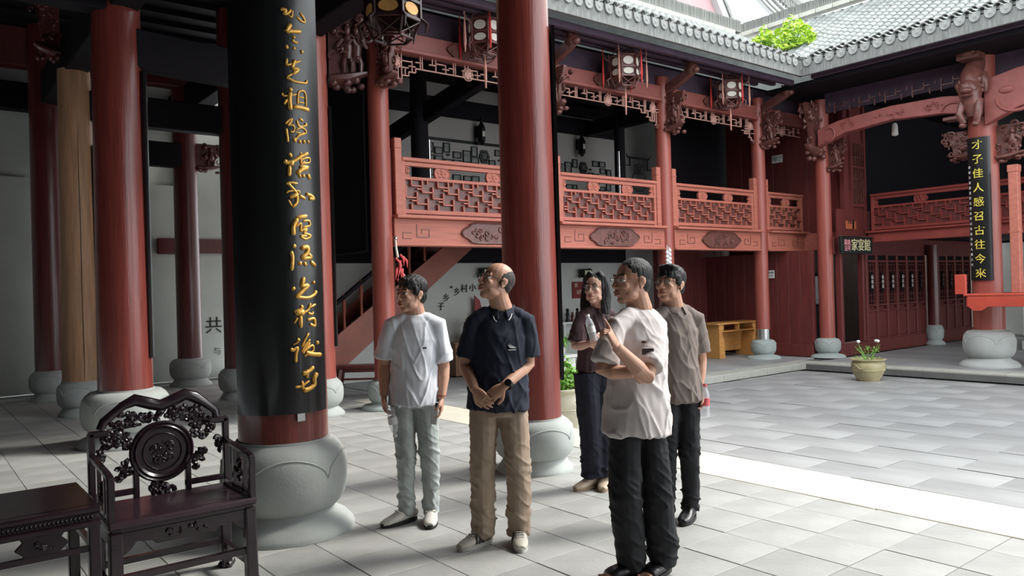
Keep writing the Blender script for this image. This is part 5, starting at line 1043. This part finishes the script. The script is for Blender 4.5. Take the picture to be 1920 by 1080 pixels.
def person(label, loc, hd, nk, sA, eA, wA, sB, eB, wB, hem, hipA, hipB, kA, aA, kB, aB, tA, tB, face, hA=None, hB=None, pv=None, skin=None, hair='short', shirt=None, shirtstyle='tee', pants=None, pstyle='slim', shoes=None, handA=None, handB=None, k=1.0, W=.165, D=.11, build=1.0, glasses=None, hairm=None, belly=0.0, shirt_lo=None):
    skin = skin or SKIN; hairm = hairm or HAIR
    t = thing('person', label, 'person', (loc[0], loc[1], 0), YAW-PI/2)
    T = lambda q: V(q)
    hd, nk, sA, eA, wA, sB, eB, wB = map(T, (hd, nk, sA, eA, wA, sB, eB, wB)); hipA, hipB, kA, aA, kB, aB = map(T, (hipA, hipB, kA, aA, kB, aB))
    hipA = V((hipA.x, hipA.y, max(hipA.z, .86*k))); hipB = V((hipB.x, hipB.y, max(hipB.z, .86*k))); PV = (hipA+hipB)/2
    h = (sB-sA); h.z = 0; h.normalize(); fr = V((h.y, -h.x, 0))
    hh = (hipB-hipA); hh.z = 0; hh.normalize()
    yaw, pit, rol = [math.radians(a) for a in face]
    HM = Matrix.Translation(hd) @ Matrix.Rotation(-yaw, 4, 'Z') @ Matrix.Rotation(pit, 4, 'X').inverted() @ Matrix.Rotation(rol, 4, 'Y') @ Matrix.Scale(k*1.06, 4)
    HP = lambda x, y, z: HM @ V((x, -y, z))            # head frame: y = towards the face
    # ---------------- body
    b = MB()
    def he(c, r): b.ell((c[0], -c[1], c[2]), r, M=HM, u=18, v=12)
    he((0, -.016, .036), (.074, .092, .08)); he((0, .016, -.028), (.060, .070, .080)); he((0, .05, -.092), (.027, .024, .02)); he((0, .0, -.045), (.058, .06, .06))
    for s in (-1, 1):
        he((s*.036, .058, -.022), (.024, .02, .02)); he((s*.03, .07, .0245), (.026, .011, .007)); he((s*.031, .0665, .0125), (.019, .013, .0055)); he((s*.031, .068, -.0085), (.018, .010, .0045))
        he((s*.0115, .092, -.031), (.0085, .010, .007)); he((s*.044, .02, -.066), (.018, .035, .024))
        he((s*.076, -.012, -.004), (.007, .018, .029)); he((s*.081, -.020, .006), (.006, .014, .02)); he((s*.078, -.006, -.026), (.006, .009, .012))
    b.loft([HP(0, .078, .02), HP(0, .087, .002), HP(0, .098, -.018), HP(0, .104, -.028)], [.007*k, .008*k, .0095*k, .0105*k], n=10); he((0, .1, -.0295), (.0095, .0085, .008))
    he((0, .083, -.053), (.023, .011, .008)); he((0, .08, -.069), (.02, .0105, .008))
    b.loft([V((nk.x, nk.y+.02, nk.z-.09)), nk-V((0, 0, .02)), (nk+HP(0, -.02, -.06))/2, HP(0, -.018, -.03)], [(.085, .065), (.068*build, .066), (.063*build, .065), (.06*build, .062)], ax=h, n=16)
    ch = nk-V((0, 0, .16))
    b.loft([PV, (PV+ch)/2, ch, nk-V((0, 0, .05))], [(W*.68, D*.66), (W*.66, D*.66), (W*.8, D*.75), (.09, .06)], ax=h, n=14)
    for s_, e_, w_, hs in ((sA, eA, wA, handA), (sB, eB, wB, handB)):
        b.loft([nk-V((0, 0, .07)), s_-V((0, 0, .01))], [.05, .047], n=12)
        m1 = s_.lerp(e_, .5); m2 = e_.lerp(w_, .3); b.loft([s_, m1, e_, m2, e_.lerp(w_, .7), w_], [.05*build, .047*build, .040*build, .042*build, .033*build, (.027*build)], n=14)
        hand(b, w_, hs['d'], hs['n'], hs['ts'], hs.get('curl', .35), hs.get('point', False), hs.get('k', .98)*k, thumb=hs.get('thumb', .5))
    for H_, K_, A_ in ((hipA, kA, aA), (hipB, kB, aB)):
        b.loft([PV, H_, H_.lerp(K_, .5), K_, K_.lerp(A_, .35), A_, A_-V((0, 0, .03))], [.045, .05, .05, .045, .045, .033, .033], n=12)
    me = blob(b, .0042, 2, None, .5); link('body', me, skin, t)
    # ---------------- face parts
    for s in (-1, 1):
        mb = MB(); mb.ell((s*.031, -.0655, .0025), (.0135, .0125, .0085), M=HM, u=14, v=8); mb.build('eye', EYEW, t, smooth=60)
        mb = MB(); mb.ell((s*.031+.002*(-1 if yaw > 0 else 1)*0, -.0768, .0028), (.0055, .003, .0058), M=HM, u=12, v=6); mb.build('iris', IRIS, t, smooth=60)
        mb = MB(); mb.loft([HP(s*.014, .0835, .0285), HP(s*.03, .0845, .0335), HP(s*.05, .073, .029)], [(.0022*k, .005*k), (.0025*k, .0052*k), (.0015*k, .003*k)], n=6); mb.build('eyebrow', hairm if hair != 'crop' else HAIR, t, smooth=60)
        mb = MB(); mb.loft([HP(s*.017, .0795, .0085), HP(s*.031, .0815, .0125), HP(s*.047, .070, .008)], .0014*k, n=5); mb.build('eyelash', HAIR, t)
    mb = MB(); mb.loft([HP(-.024, .079, -.0605), HP(-.01, .0915, -.0565), HP(0, .0935, -.058), HP(.01, .0915, -.0565), HP(.024, .079, -.0605)], [(.002*k, .002*k), (.0045*k, .0035*k), (.005*k, .0035*k), (.0045*k, .0035*k), (.002*k, .002*k)], n=8)
    mb.loft([HP(-.022, .078, -.0625), HP(0, .0905, -.0685), HP(.022, .078, -.0625)], [(.002*k, .002*k), (.0055*k, .0045*k), (.002*k, .002*k)], n=8); mb.build('lips', LIP, t, smooth=60)
    # ---------------- hair
    hb = MB(); hE = lambda c, r: hb.ell((c[0], -c[1], c[2]), r, M=HM, u=22, v=14)
    amp = .004
    if hair == 'crop': hE((0, -.026, .03), (.0765, .089, .078)); hE((0, -.055, -.005), (.064, .046, .055)); amp = .0008
    elif hair == 'buzz': hE((0, -.024, .046), (.0775, .092, .079)); hE((0, -.052, -.005), (.068, .05, .06)); amp = .0015
    else:
        hE((0, -.022 if hair != 'long' else -.03, .05), (.083, .098 if hair != 'long' else .094, .082)); hE((0, -.052, -.005), (.073, .053, .064))
        for s in (-1, 1): hE((s*.068, .002, .03), (.014, .03, .04))
        if hair == 'full':
            for i in range(7): hE((-.05+.0165*i, .052-.0006*(i-3)**2*4, .088-.002*abs(i-3)), (.018, .028, .022))
        if hair == 'quiff':
            for i in range(7): hE((-.045+.015*i, .04-.002*(i-3)**2*.5, .105-.002*abs(i-3)), (.018, .026, .022))
        if hair == 'long':
            for s in (-1, 1):
                hb.loft([HP(s*.022, .012, .122), HP(s*.062, .018, .085), HP(s*.079, -.004, .02), HP(s*.082, -.012, -.06), HP(s*.086, -.005, -.13), HP(s*.09, .01, -.19)], [(.02, .03), (.018, .03), (.012, .035), (.014, .042), (.018, .042), (.01, .03)], ax=(0, 1, 0), n=12)
            hb.loft([HP(0, -.06, .05), HP(0, -.08, -.05), HP(0, -.075, -.13), HP(0, -.065, -.2)], [(.075, .045), (.08, .035), (.085, .03), (.075, .02)], ax=h, n=16)
    hm = blob(hb, .005, 2, (lambda c: amp*noise.noise(V((c.x*90, c.y*90, c.z*14)))*1.6 if hair != 'long' else .002*noise.noise(V((c.x*80, c.y*80, c.z*4)))*1.6), .5)
    link('hair', hm, STUB if hair == 'crop' else hairm, t)
    # ---------------- shirt
    hw_ = shirt_lo or 1.16; hemc = V((PV.x, PV.y, hem)); wst = V((PV.x*.6+nk.x*.4, PV.y, hem+.42*(nk.z-hem))); cst = V((nk.x*.8+PV.x*.2, nk.y-.005, nk.z-.19)); up = V((nk.x, nk.y, nk.z-.08))
    sb = MB(); sb.loft([hemc, hemc.lerp(wst, .5), wst, cst, up, nk-V((0, 0, .028))], [(W*hw_, D*1.42), (W*1.1, D*1.28+belly), (W*1.02, D*1.1+belly*.8), (W*1.06, D*1.05), (W*.84, D*.8), (.068, .062)], ax=h, n=24)
    sl = {'tee': .62, 'polo': .6, 'short': .62}.get(shirtstyle, .6)
    for s_, e_ in ((sA, eA), (sB, eB)):
        en = s_.lerp(e_, sl+.22); out_ = (s_-nk); out_.z = 0; out_.normalize()
        sb.loft([nk-V((0, 0, .05)), nk.lerp(s_, .55)+V((0, 0, -.012)), s_+V((0, 0, -.012)), s_.lerp(e_, .35), s_.lerp(e_, .62), en], [(.05, .045), (.05, .05), (.054*build, .057), (.064*build, .063), (.071*build, .068), (.076*build, .071)], n=16)
    sd = rnd.random()*20
    def sdisp(c):
        q = (c-cst); a = q.dot(h); z = c.z
        n1 = noise.noise(V((c.x*7+sd, c.y*7, z*2.2))); n2 = noise.noise(V((c.x*16+sd+z*9, c.y*16, z*7))); n3 = noise.noise(V(((c.x+z)*11, c.y*9+sd, (z-c.x)*4)))
        s1 = noise.noise(V((c.x*5+sd, c.y*5+z*3, z*5-abs(a)*9))); s2 = noise.noise(V((a*14+z*4, sd, z*2.6)))
        fold = (1-min(1, abs(s1)*4))**2*.007+(1-min(1, abs(s2)*4))**2*.006
        return .009*n1+.004*n2+.004*n3+fold*(.5+.9*max(0, 1-(z-hem)/.55))
    me = blob(sb, .0068, 2, sdisp, .5); so = link('shirt', me, shirt, t)
    # neckline / collar
    cb = MB(); R_ = lambda a, r, z, d_=.0: V((nk.x, nk.y, nk.z))+h*r*math.cos(a)+fr*(r*.95*math.sin(a))+V((0, 0, z-.012*math.sin(a)))
    if shirtstyle == 'tee': cb.loft([R_(PI*2*i/24, .068, -.03-.016*math.sin(PI*2*i/24)) for i in range(25)], [(.006, .011)]*25, n=7)
    else:
        pts = [R_(-PI*.0+PI*.5+.28+(2*PI-.56)*i/22, .071, -.012-.014*max(0, math.sin(PI*.5+.28+(2*PI-.56)*i/22))) for i in range(23)]
        vs = []; fs = []
        for i, p in enumerate(pts):
            o_ = (p-nk); o_.z = 0; o_.normalize(); e = 1+(.35 if i in (0, 22) else 0)
            vs += [p+V((0, 0, .012)), p+o_*.010+V((0, 0, .010)), p+o_*.028*e+V((0, 0, -.026*e)), p+o_*.020*e+V((0, 0, -.03*e)), p-o_*.002+V((0, 0, -.02))]
        for i in range(22):
            for j in range(5): fs.append((i*5+j, i*5+(j+1) % 5, (i+1)*5+(j+1) % 5, (i+1)*5+j))
        fs += [(0, 1, 2, 3, 4), (114, 113, 112, 111, 110)]; cb.add(vs, fs)
    cb.build('collar', shirt, t, smooth=60)
    # ---------------- trousers
    pb = MB(); top = V((PV.x, PV.y, max(hem+.1, PV.z+.06))); rr = {'slim': (.083, .066, .055, .056), 'straight': (.092, .074, .07, .072), 'wide': (.1, .094, .088, .1), 'baggy': (.086, .086, .08, .07)}[pstyle]
    pb.loft([top, PV, V((PV.x, PV.y, PV.z-.1))], [(W*.84, D*.9), (W*1.0, D*1.08), (W*.95, D*1.02)], ax=hh, n=20)
    for H_, K_, A_ in ((hipA, kA, aA), (hipB, kB, aB)):
        e = V((A_.x, A_.y, max(.05, A_.z-.035))); pb.loft([H_+V((0, 0, -.01)), H_.lerp(K_, .35), K_, K_.lerp(A_, .5), A_.lerp(K_, .1), e], [(rr[0], rr[0]*1.08), (rr[0]*.98, rr[0]*1.05), rr[1], rr[2]*1.04, rr[2], rr[3]], n=16)
    def pdisp(c):
        z = c.z; w_ = max(0, 1-abs(z-.16)/.2)+.6*max(0, 1-abs(z-kA.z)/.14)
        q = noise.noise(V((c.x*6+sd, c.y*6, z*15+c.x*12))); r_ = (1-min(1, abs(q)*4))**2
        return .012*w_*r_+.004*r_+.009*w_*noise.noise(V((c.x*10+sd, c.y*10, z*26)))+.007*noise.noise(V((c.x*11, c.y*11+sd, z*3)))+.004*noise.noise(V((c.x*22, c.y*22+sd, z*10)))
    link('trousers', blob(pb, .0072, 2, pdisp, .5), pants, t)
    # ---------------- shoes
    for A_, T_ in ((aA, V(tA)), (aB, V(tB))):
        d = T_-A_; d.z = 0; d.normalize(); side = V((-d.y, d.x, 0)); o = V((A_.x, A_.y, 0))
        kind, um, sm = shoes[0], shoes[1], shoes[2]; sh = MB(); L = .185
        st_ = [(-.07, .03, .05, .03), (-.05, .036, .062, .04), (0, .04, .065, .046), (.06, .043, .05, .04), (.11, .048, .038, .03), (.16, .043, .03, .024), (.195, .026, .024, .018)]
        if kind == 'slide': st_ = [(.02, .05, .05, .03), (.07, .054, .05, .034), (.12, .052, .045, .03), (.15, .048, .038, .024)]
        sh.loft([o+d*a+V((0, 0, z)) for a, w_, z, r_ in st_], [(w_, r_) for a, w_, z, r_ in st_], ax=side, n=18)
        if kind != 'slide': sh.loft([o+d*-.01+V((0, 0, .05)), o+d*-.012+V((0, 0, .095))], [(.04, .048), (.036, .044)], ax=side, n=16)
        me = blob(sh, .0055, 2, None, .5)
        for v in me.vertices: v.co.z = max(v.co.z, .016)
        so_ = link('shoe', me, um, t)
        if kind == 'slide':
            ft = MB(); ft.loft([o+d*a+V((0, 0, z)) for a, w_, z, r_ in ((-.06, .03, .045, .025), (0, .032, .06, .035), (.1, .042, .04, .02), (.17, .04, .034, .014))], [(.03, .022), (.032, .034), (.04, .02), (.036, .013)], ax=side, n=14)
            for j in range(5): ft.ell(o+d*(.185-.012*j)+side*(-.032+.016*j)*(1)+V((0, 0, .034)), (.011, .011, .009))
            link('foot', blob(ft, .0055, 1), skin, t)
        sl_ = MB(); out = []
        for i in range(28):
            a = 2*PI*i/28; xx = .062+.142*math.cos(a); ww = (.044+.010*math.cos(a)) * math.sin(a); q = o+d*xx+side*ww; out.append(q)
        sl_.add([(*q.xy, .0) for q in out]+[(*q.xy, .026) for q in out], [tuple(reversed(range(28))), tuple(range(28, 56))]+[(i, (i+1) % 28, 28+(i+1) % 28, 28+i) for i in range(28)]); sl_.build('sole', sm, so_, smooth=50)
        if kind == 'sneaker':
            lb = MB()
            for j in range(4): p = o+d*(.06+.018*j)+V((0, 0, .1-.0115*j)); lb.bar(p-side*.022, p+side*.022, .008)
            lb.build('laces', sm if um is not MATS.get('black_shoe') else um, so_)
            sg = -side if side.dot(V((0, -1, 0))) < 0 else side
            if len(shoes) > 3:
                for j in range(3): p = o+d*(.045+.024*j)+sg*.0465; MB().bar(p+V((0, 0, .03))+sg*.004, p-d*.012+V((0, 0, .077))-sg*.008, .012, .006, up=sg).build('stripe', shoes[3], so_)
        if kind == 'loafer':
            MB().bar(o+d*.07-side*.036+V((0, 0, .082)), o+d*.07+side*.036+V((0, 0, .082)), .016, .006).build('strap', um, so_); MB().bar(o+d*.07-side*.014+V((0, 0, .088)), o+d*.07+side*.014+V((0, 0, .088)), .008, .005).build('buckle', METAL, so_)
    # ---------------- glasses
    if glasses:
        gt = MB(); rr_ = .0012 if glasses == 'thin' else .0018
        for s in (-1, 1):
            rx, rz = (.021, .0165) if glasses != 'thin' else (.0215, .015)
            gt.loft([HP(s*.033+rx*math.cos(a_*PI/8), .0935-.004*abs(math.cos(a_*PI/8)), .002+rz*math.sin(a_*PI/8)) for a_ in range(17)], rr_*k, n=5)
            gt.loft([HP(s*.054, .089, .008), HP(s*.072, .075, .01), HP(s*.081, .0, .008), HP(s*.083, -.02, -.002)], rr_*k, n=5)
        gt.loft([HP(-.012, .0945, .006), HP(0, .1, .008), HP(.012, .0945, .006)], rr_*k, n=5)
        go = gt.build('glasses', METAL if glasses == 'thin' else BMET, t, smooth=60)
        for s in (-1, 1):
            mb = MB(); q = [HP(s*.033+.0195*math.cos(a_*PI/7), .0915, .002+.0145*math.sin(a_*PI/7)) for a_ in range(14)]; q2 = [HP(s*.033+.0195*math.cos(a_*PI/7), .0905, .002+.0145*math.sin(a_*PI/7)) for a_ in range(14)]
            mb.add(q+q2, [tuple(range(14)), tuple(reversed(range(14, 28)))]); mb.build('lens', GLASS, go)
    bpy.context.view_layer.update()
    def stick(x, z, y0=-.8):
        ok, p, n_, _ = so.ray_cast(V((x, y0, z)), V((0, 1, 0))); return (p, n_) if ok else (V((x, -D, z)), V((0, -1, 0)))
    return t, stick
def local(t, p): return t.matrix_basis @ V(p)
def bottle(label, t, p, axis, s=1.0, lab=PAPER):
    w = t.matrix_basis @ V(p); ax = (t.matrix_basis.to_3x3() @ V(axis)).normalized(); o = thing('water_bottle', label, 'bottle', w); o.rotation_mode = 'QUATERNION'; o.rotation_quaternion = V((0, 0, 1)).rotation_difference(ax)
    prof = [(.012, 0), (.03, .003), (.031, .02), (.029, .03), (.031, .04), (.029, .05), (.031, .06), (.0305, .12), (.031, .13), (.022, .165), (.013, .18), (.013, .19)]
    MB().lathe([(r*s, z*s) for r, z in prof], 20).build('bottle_body', PET, o, smooth=40); MB().lathe([(.0155*s, .186*s), (.0155*s, .205*s)], 14).build('cap', lab, o); MB().lathe([(.0316*s, .068*s), (.0316*s, .115*s)], 20).build('bottle_label', lab, o, smooth=40); return o
def phone(label, t, p, axis, nrm, m):
    w = t.matrix_basis @ V(p); R3 = t.matrix_basis.to_3x3(); a = (R3 @ V(axis)).normalized(); n = (R3 @ V(nrm)); n = (n-a*n.dot(a)).normalized(); x = a.cross(n)
    o = thing('mobile_phone', label, 'phone', w); o.rotation_mode = 'QUATERNION'; o.rotation_quaternion = Matrix((x, n, a)).transposed().to_quaternion()
    MB().box((0, 0, 0), (.072, .008, .15)).build('phone_case', m, o, bevel=.004); MB().box((0, -.0045, 0), (.066, .001, .142)).build('screen', mat('phone_screen', S(20, 22, 26), .1, n=None), o); MB().box((-.02, .005, .055), (.022, .003, .03)).build('camera_bump', BMET, o); return o

t1, i1 = person('man in a white T-shirt and pale jeans standing leftmost, arms hanging', (2.712, 4.514), hd=(-.010, -.023, 1.535), nk=(.011, .022, 1.425), sA=(-.147, -.003, 1.35), eA=(-.207, .018, 1.070), wA=(-.205, -.05, .865), sB=(.158, .018, 1.34), eB=(.192, .048, 1.031), wB=(.176, -.02, .835),
    hem=.80, hipA=(-.09, -.001, .88), hipB=(.062, .019, .88), kA=(-.074, -.021, .465), aA=(-.083, .030, .09), kB=(.089, -.011, .455), aB=(.082, .040, .09), tA=(-.24, -.10, .05), tB=(.09, -.18, .04), face=(44, 3, 0), hair='full',
    shirt=cloth('white_tshirt', S(222, 224, 230)), pants=mat('pale_denim', S(168, 174, 172), .85, n=(14, .16), b=(160, .2, .004)), shoes=('loafer', mat('white_leather', S(212, 208, 200), .45, n=(9, .05)), mat('dark_sole', S(40, 38, 38), .7, n=None)),
    handA=dict(d=(.06, -.25, -1), n=(1, -.1, -.1), ts=-1, curl=.62), handB=dict(d=(-.05, -.2, -1), n=(-1, -.1, 0), ts=1, curl=.4), W=.152, D=.105)
p, n_ = i1(.075, 1.18); MB().box(p+n_*.003, (.034, .005, .009)).build('chest_tag', BMET, t1)
mb = MB(); mb.loft([(.176+.033*math.cos(a*.5236), -.018+.031*math.sin(a*.5236), .855) for a in range(13)], .003, n=5); mb.build('bracelet', mat('red_cord', S(140, 60, 40), .6, n=None), t1)
bottle('clear water bottle hanging in the right hand of the man in the white T-shirt', t1, (-.155, -.10, .80), (.12, .1, -1)); phone('white phone held low by the man in pale jeans', t1, (.125, -.065, .745), (-.15, -.1, -1), (.4, 1, 0), PAPER)
t2, i2 = person('man in a navy polo and beige trousers, hands clasped, looking up', (2.841, 3.775), hd=(.012, -.013, 1.598), nk=(.044, .022, 1.455), sA=(-.128, -.003, 1.372), eA=(-.186, .008, 1.100), wA=(-.125, -.150, .965), sB=(.192, .017, 1.372), eB=(.196, .018, 1.089), wB=(.045, -.180, .985),
    hem=.83, hipA=(-.078, -.001, .89), hipB=(.088, .019, .89), kA=(-.098, -.021, .475), aA=(-.108, .030, .09), kB=(.118, -.021, .475), aB=(.114, .040, .09), tA=(-.26, -.11, .05), tB=(.12, -.18, .04), face=(60, 20, 0), hair='crop', glasses='dark',
    shirt=cloth('navy_polo', S(30, 36, 52)), shirtstyle='polo', pants=mat('beige_chinos', S(164, 144, 126), .85, n=(6, .06), b=(120, .2, .004)), pstyle='straight', shoes=('sneaker', mat('cream_trainer', S(204, 198, 184), .6, n=(9, .05)), mat('pale_sole', S(196, 192, 184), .7, n=None), INK),
    handA=dict(d=(.62, -.45, -.62), n=(.35, .9, 0), ts=1, curl=.4), handB=dict(d=(-.8, -.12, -.55), n=(.2, 1, -.2), ts=-1, curl=.55), W=.165, D=.118, belly=.012, k=1.0)
mb = MB(); q = V((.072, -.172, .995)); ax = (V((.045, -.180, .985))-V((.196, .018, 1.089))).normalized(); mb.loft([q-ax*.012, q+ax*.012], [.031, .031], n=18); mb.build('watch_strap', BMET, t2, smooth=40); mb = MB(); mb.loft([q+V((-.0, -.026, .012)), q+V((-.0, -.036, .016))], [.021, .02], n=18); mb.build('watch_face', BLK, t2)
p, n_ = i2(.1, 1.21); Q = Matrix.Translation(p+n_*.004) @ Matrix.Rotation(math.atan2(n_.x, -n_.y), 4, 'Z')
lg = MB(); lg.prism([(-.028, .014), (-.012, .006), (.005, .004), (.028, -.008), (.004, -.010), (-.014, -.006)], -.002, .002, Q); lg.prism([(-.02, .022), (-.01, .012), (.002, .008), (-.01, .008)], -.002, .002, Q); lg.build('chest_logo', PAPER, t2)
lg = MB(); lg.box((0, 0, -.019), (.048, .003, .005), Q); lg.build('logo_lettering', PAPER, t2)
for s, a0 in ((1, 1),): mb = MB(); mb.loft([(.105, -.055, 1.405), (.098, -.075, 1.385), (.085, -.09, 1.368)], .003, n=5); mb.build('collar_stripe', PAPER, t2); mb = MB(); mb.loft([(-.008, -.06, 1.395), (-.0, -.085, 1.375), (.012, -.095, 1.362)], .0025, n=5); mb.build('collar_stripe', PAPER, t2)
t3, i3 = person('long-haired woman with glasses in a plum top, holding a bottle and phone', (4.223, 4.314), hd=(.002, -.013, 1.535), nk=(.020, .018, 1.415), sA=(-.112, -.045, 1.325), eA=(-.172, -.105, 1.100), wA=(-.062, -.245, 1.135), sB=(.128, .05, 1.32), eB=(.158, -.01, 1.086), wB=(.035, -.212, 1.11),
    hem=.905, hipA=(-.085, -.001, .90), hipB=(.045, .039, .90), kA=(-.063, -.021, .477), aA=(-.048, .020, .13), kB=(.050, .019, .467), aB=(.045, .040, .13), tA=(-.2, -.09, .05), tB=(.0, -.14, .04), face=(30, 6, 0), hair='long', glasses='dark', skin=SKINW,
    shirt=cloth('plum_top', S(64, 44, 48)), pants=cloth('navy_trousers', S(26, 28, 42)), pstyle='wide', shoes=('flat', mat('beige_shoe', S(188, 168, 146), .55, n=(9, .05)), mat('tan_sole', S(150, 130, 108), .7, n=None)),
    handA=dict(d=(.55, -.3, .45), n=(.3, .9, .1), ts=1, curl=.75, k=.9), handB=dict(d=(-.75, -.3, .35), n=(.1, 1, .1), ts=-1, curl=.55, k=.9), W=.128, D=.09, k=.96, build=.84)
bottle('half-full clear water bottle held against the chest of the woman with long hair', t3, (-.045, -.275, 1.15), (-.22, .1, 1), 1.0); phone('red phone held beside the bottle by the woman with long hair', t3, (-.062, -.225, 1.21), (-.25, 0, 1), (-.6, -1, 0), mat('red_case', S(160, 50, 60), .4, n=None))
t4, i4 = person('nearest man, in a pale grey T-shirt and black trousers, pointing with one finger', (3.089, 2.814), hd=(-.047, -.006, 1.572), nk=(-.002, .02, 1.455), sA=(-.145, -.120, 1.358), eA=(-.235, -.20, 1.125), wA=(-.085, -.225, 1.115), sB=(.095, .065, 1.350), eB=(-.015, -.215, 1.09), wB=(-.175, -.30, 1.255),
    hem=.775, hipA=(-.103, -.025, .9), hipB=(.020, .043, .9), kA=(-.118, -.051, .46), aA=(-.082, .02, .08), kB=(.062, -.001, .45), aB=(.090, .060, .08), tA=(-.28, -.08, .05), tB=(-.06, -.10, .02), face=(66, 4, 0), hair='buzz', glasses='thin',
    shirt=cloth('pale_grey_tshirt', S(206, 198, 196)), pants=cloth('black_trousers', S(22, 23, 27)), pstyle='baggy', shoes=('slide', mat('black_shoe', S(26, 25, 28), .4, n=None), mat('black_sole', S(22, 22, 24), .6, n=None)),
    handA=dict(d=(.9, .2, -.1), n=(.0, 1, .1), ts=1, curl=.35, k=.9), handB=dict(d=(-.42, -.12, .9), n=(-.75, .4, -.35), ts=1, curl=.3, point=True), W=.165, D=.12, belly=.01, shirt_lo=1.2)
p, n_ = i4(-.01, 1.262); MB().ell(p+n_*.003, (.016, .006, .007)).build('chest_badge', mat('tag_brown', S(90, 60, 56), .6, n=None), t4, smooth=60); p, n_ = i4(.0, 1.215); MB().box(p+n_*.003, (.06, .003, .03)).build('chest_pocket_patch', mat('dark_patch', S(58, 54, 54), .8, n=None), t4)
t5, i5 = person('rightmost man, in a grey-brown polo and black trousers, holding a bottle', (4.003, 3.367), hd=(-.013, -.003, 1.552), nk=(.012, .02, 1.43), sA=(-.130, -.063, 1.340), eA=(-.165, -.09, 1.075), wA=(-.175, -.142, .875), sB=(.165, .057, 1.332), eB=(.196, .078, 1.039), wB=(.158, .02, .838),
    hem=.79, hipA=(-.058, -.021, .88), hipB=(.080, .029, .88), kA=(-.066, -.031, .46), aA=(-.079, .000, .09), kB=(.078, -.021, .455), aB=(.090, .030, .09), tA=(-.18, -.10, .03), tB=(.0, -.13, .03), face=(43, 10, 0), hair='quiff', glasses='dark',
    shirt=cloth('taupe_polo', S(122, 110, 104)), shirtstyle='polo', pants=cloth('black_trousers', S(22, 23, 27)), pstyle='slim', shoes=('sneaker', MATS['black_shoe'], MATS['black_sole']),
    handA=dict(d=(0, -.2, -1), n=(1, 0, 0), ts=-1, curl=.4), handB=dict(d=(.05, -.2, -1), n=(-.9, -.5, 0), ts=1, curl=.7), W=.158, D=.112)
bottle('red-labelled water bottle held by the man in the grey-brown polo', t5, (.185, -.03, .68), (.05, .1, 1), 1.05, mat('red_label', S(206, 90, 96), .5, n=None))
mb = MB(); q = V((.162, .025, .862)); mb.loft([q-V((0, 0, .009)), q+V((0, 0, .009))], [.033, .033], n=18); mb.build('watch', METAL, t5, smooth=40)
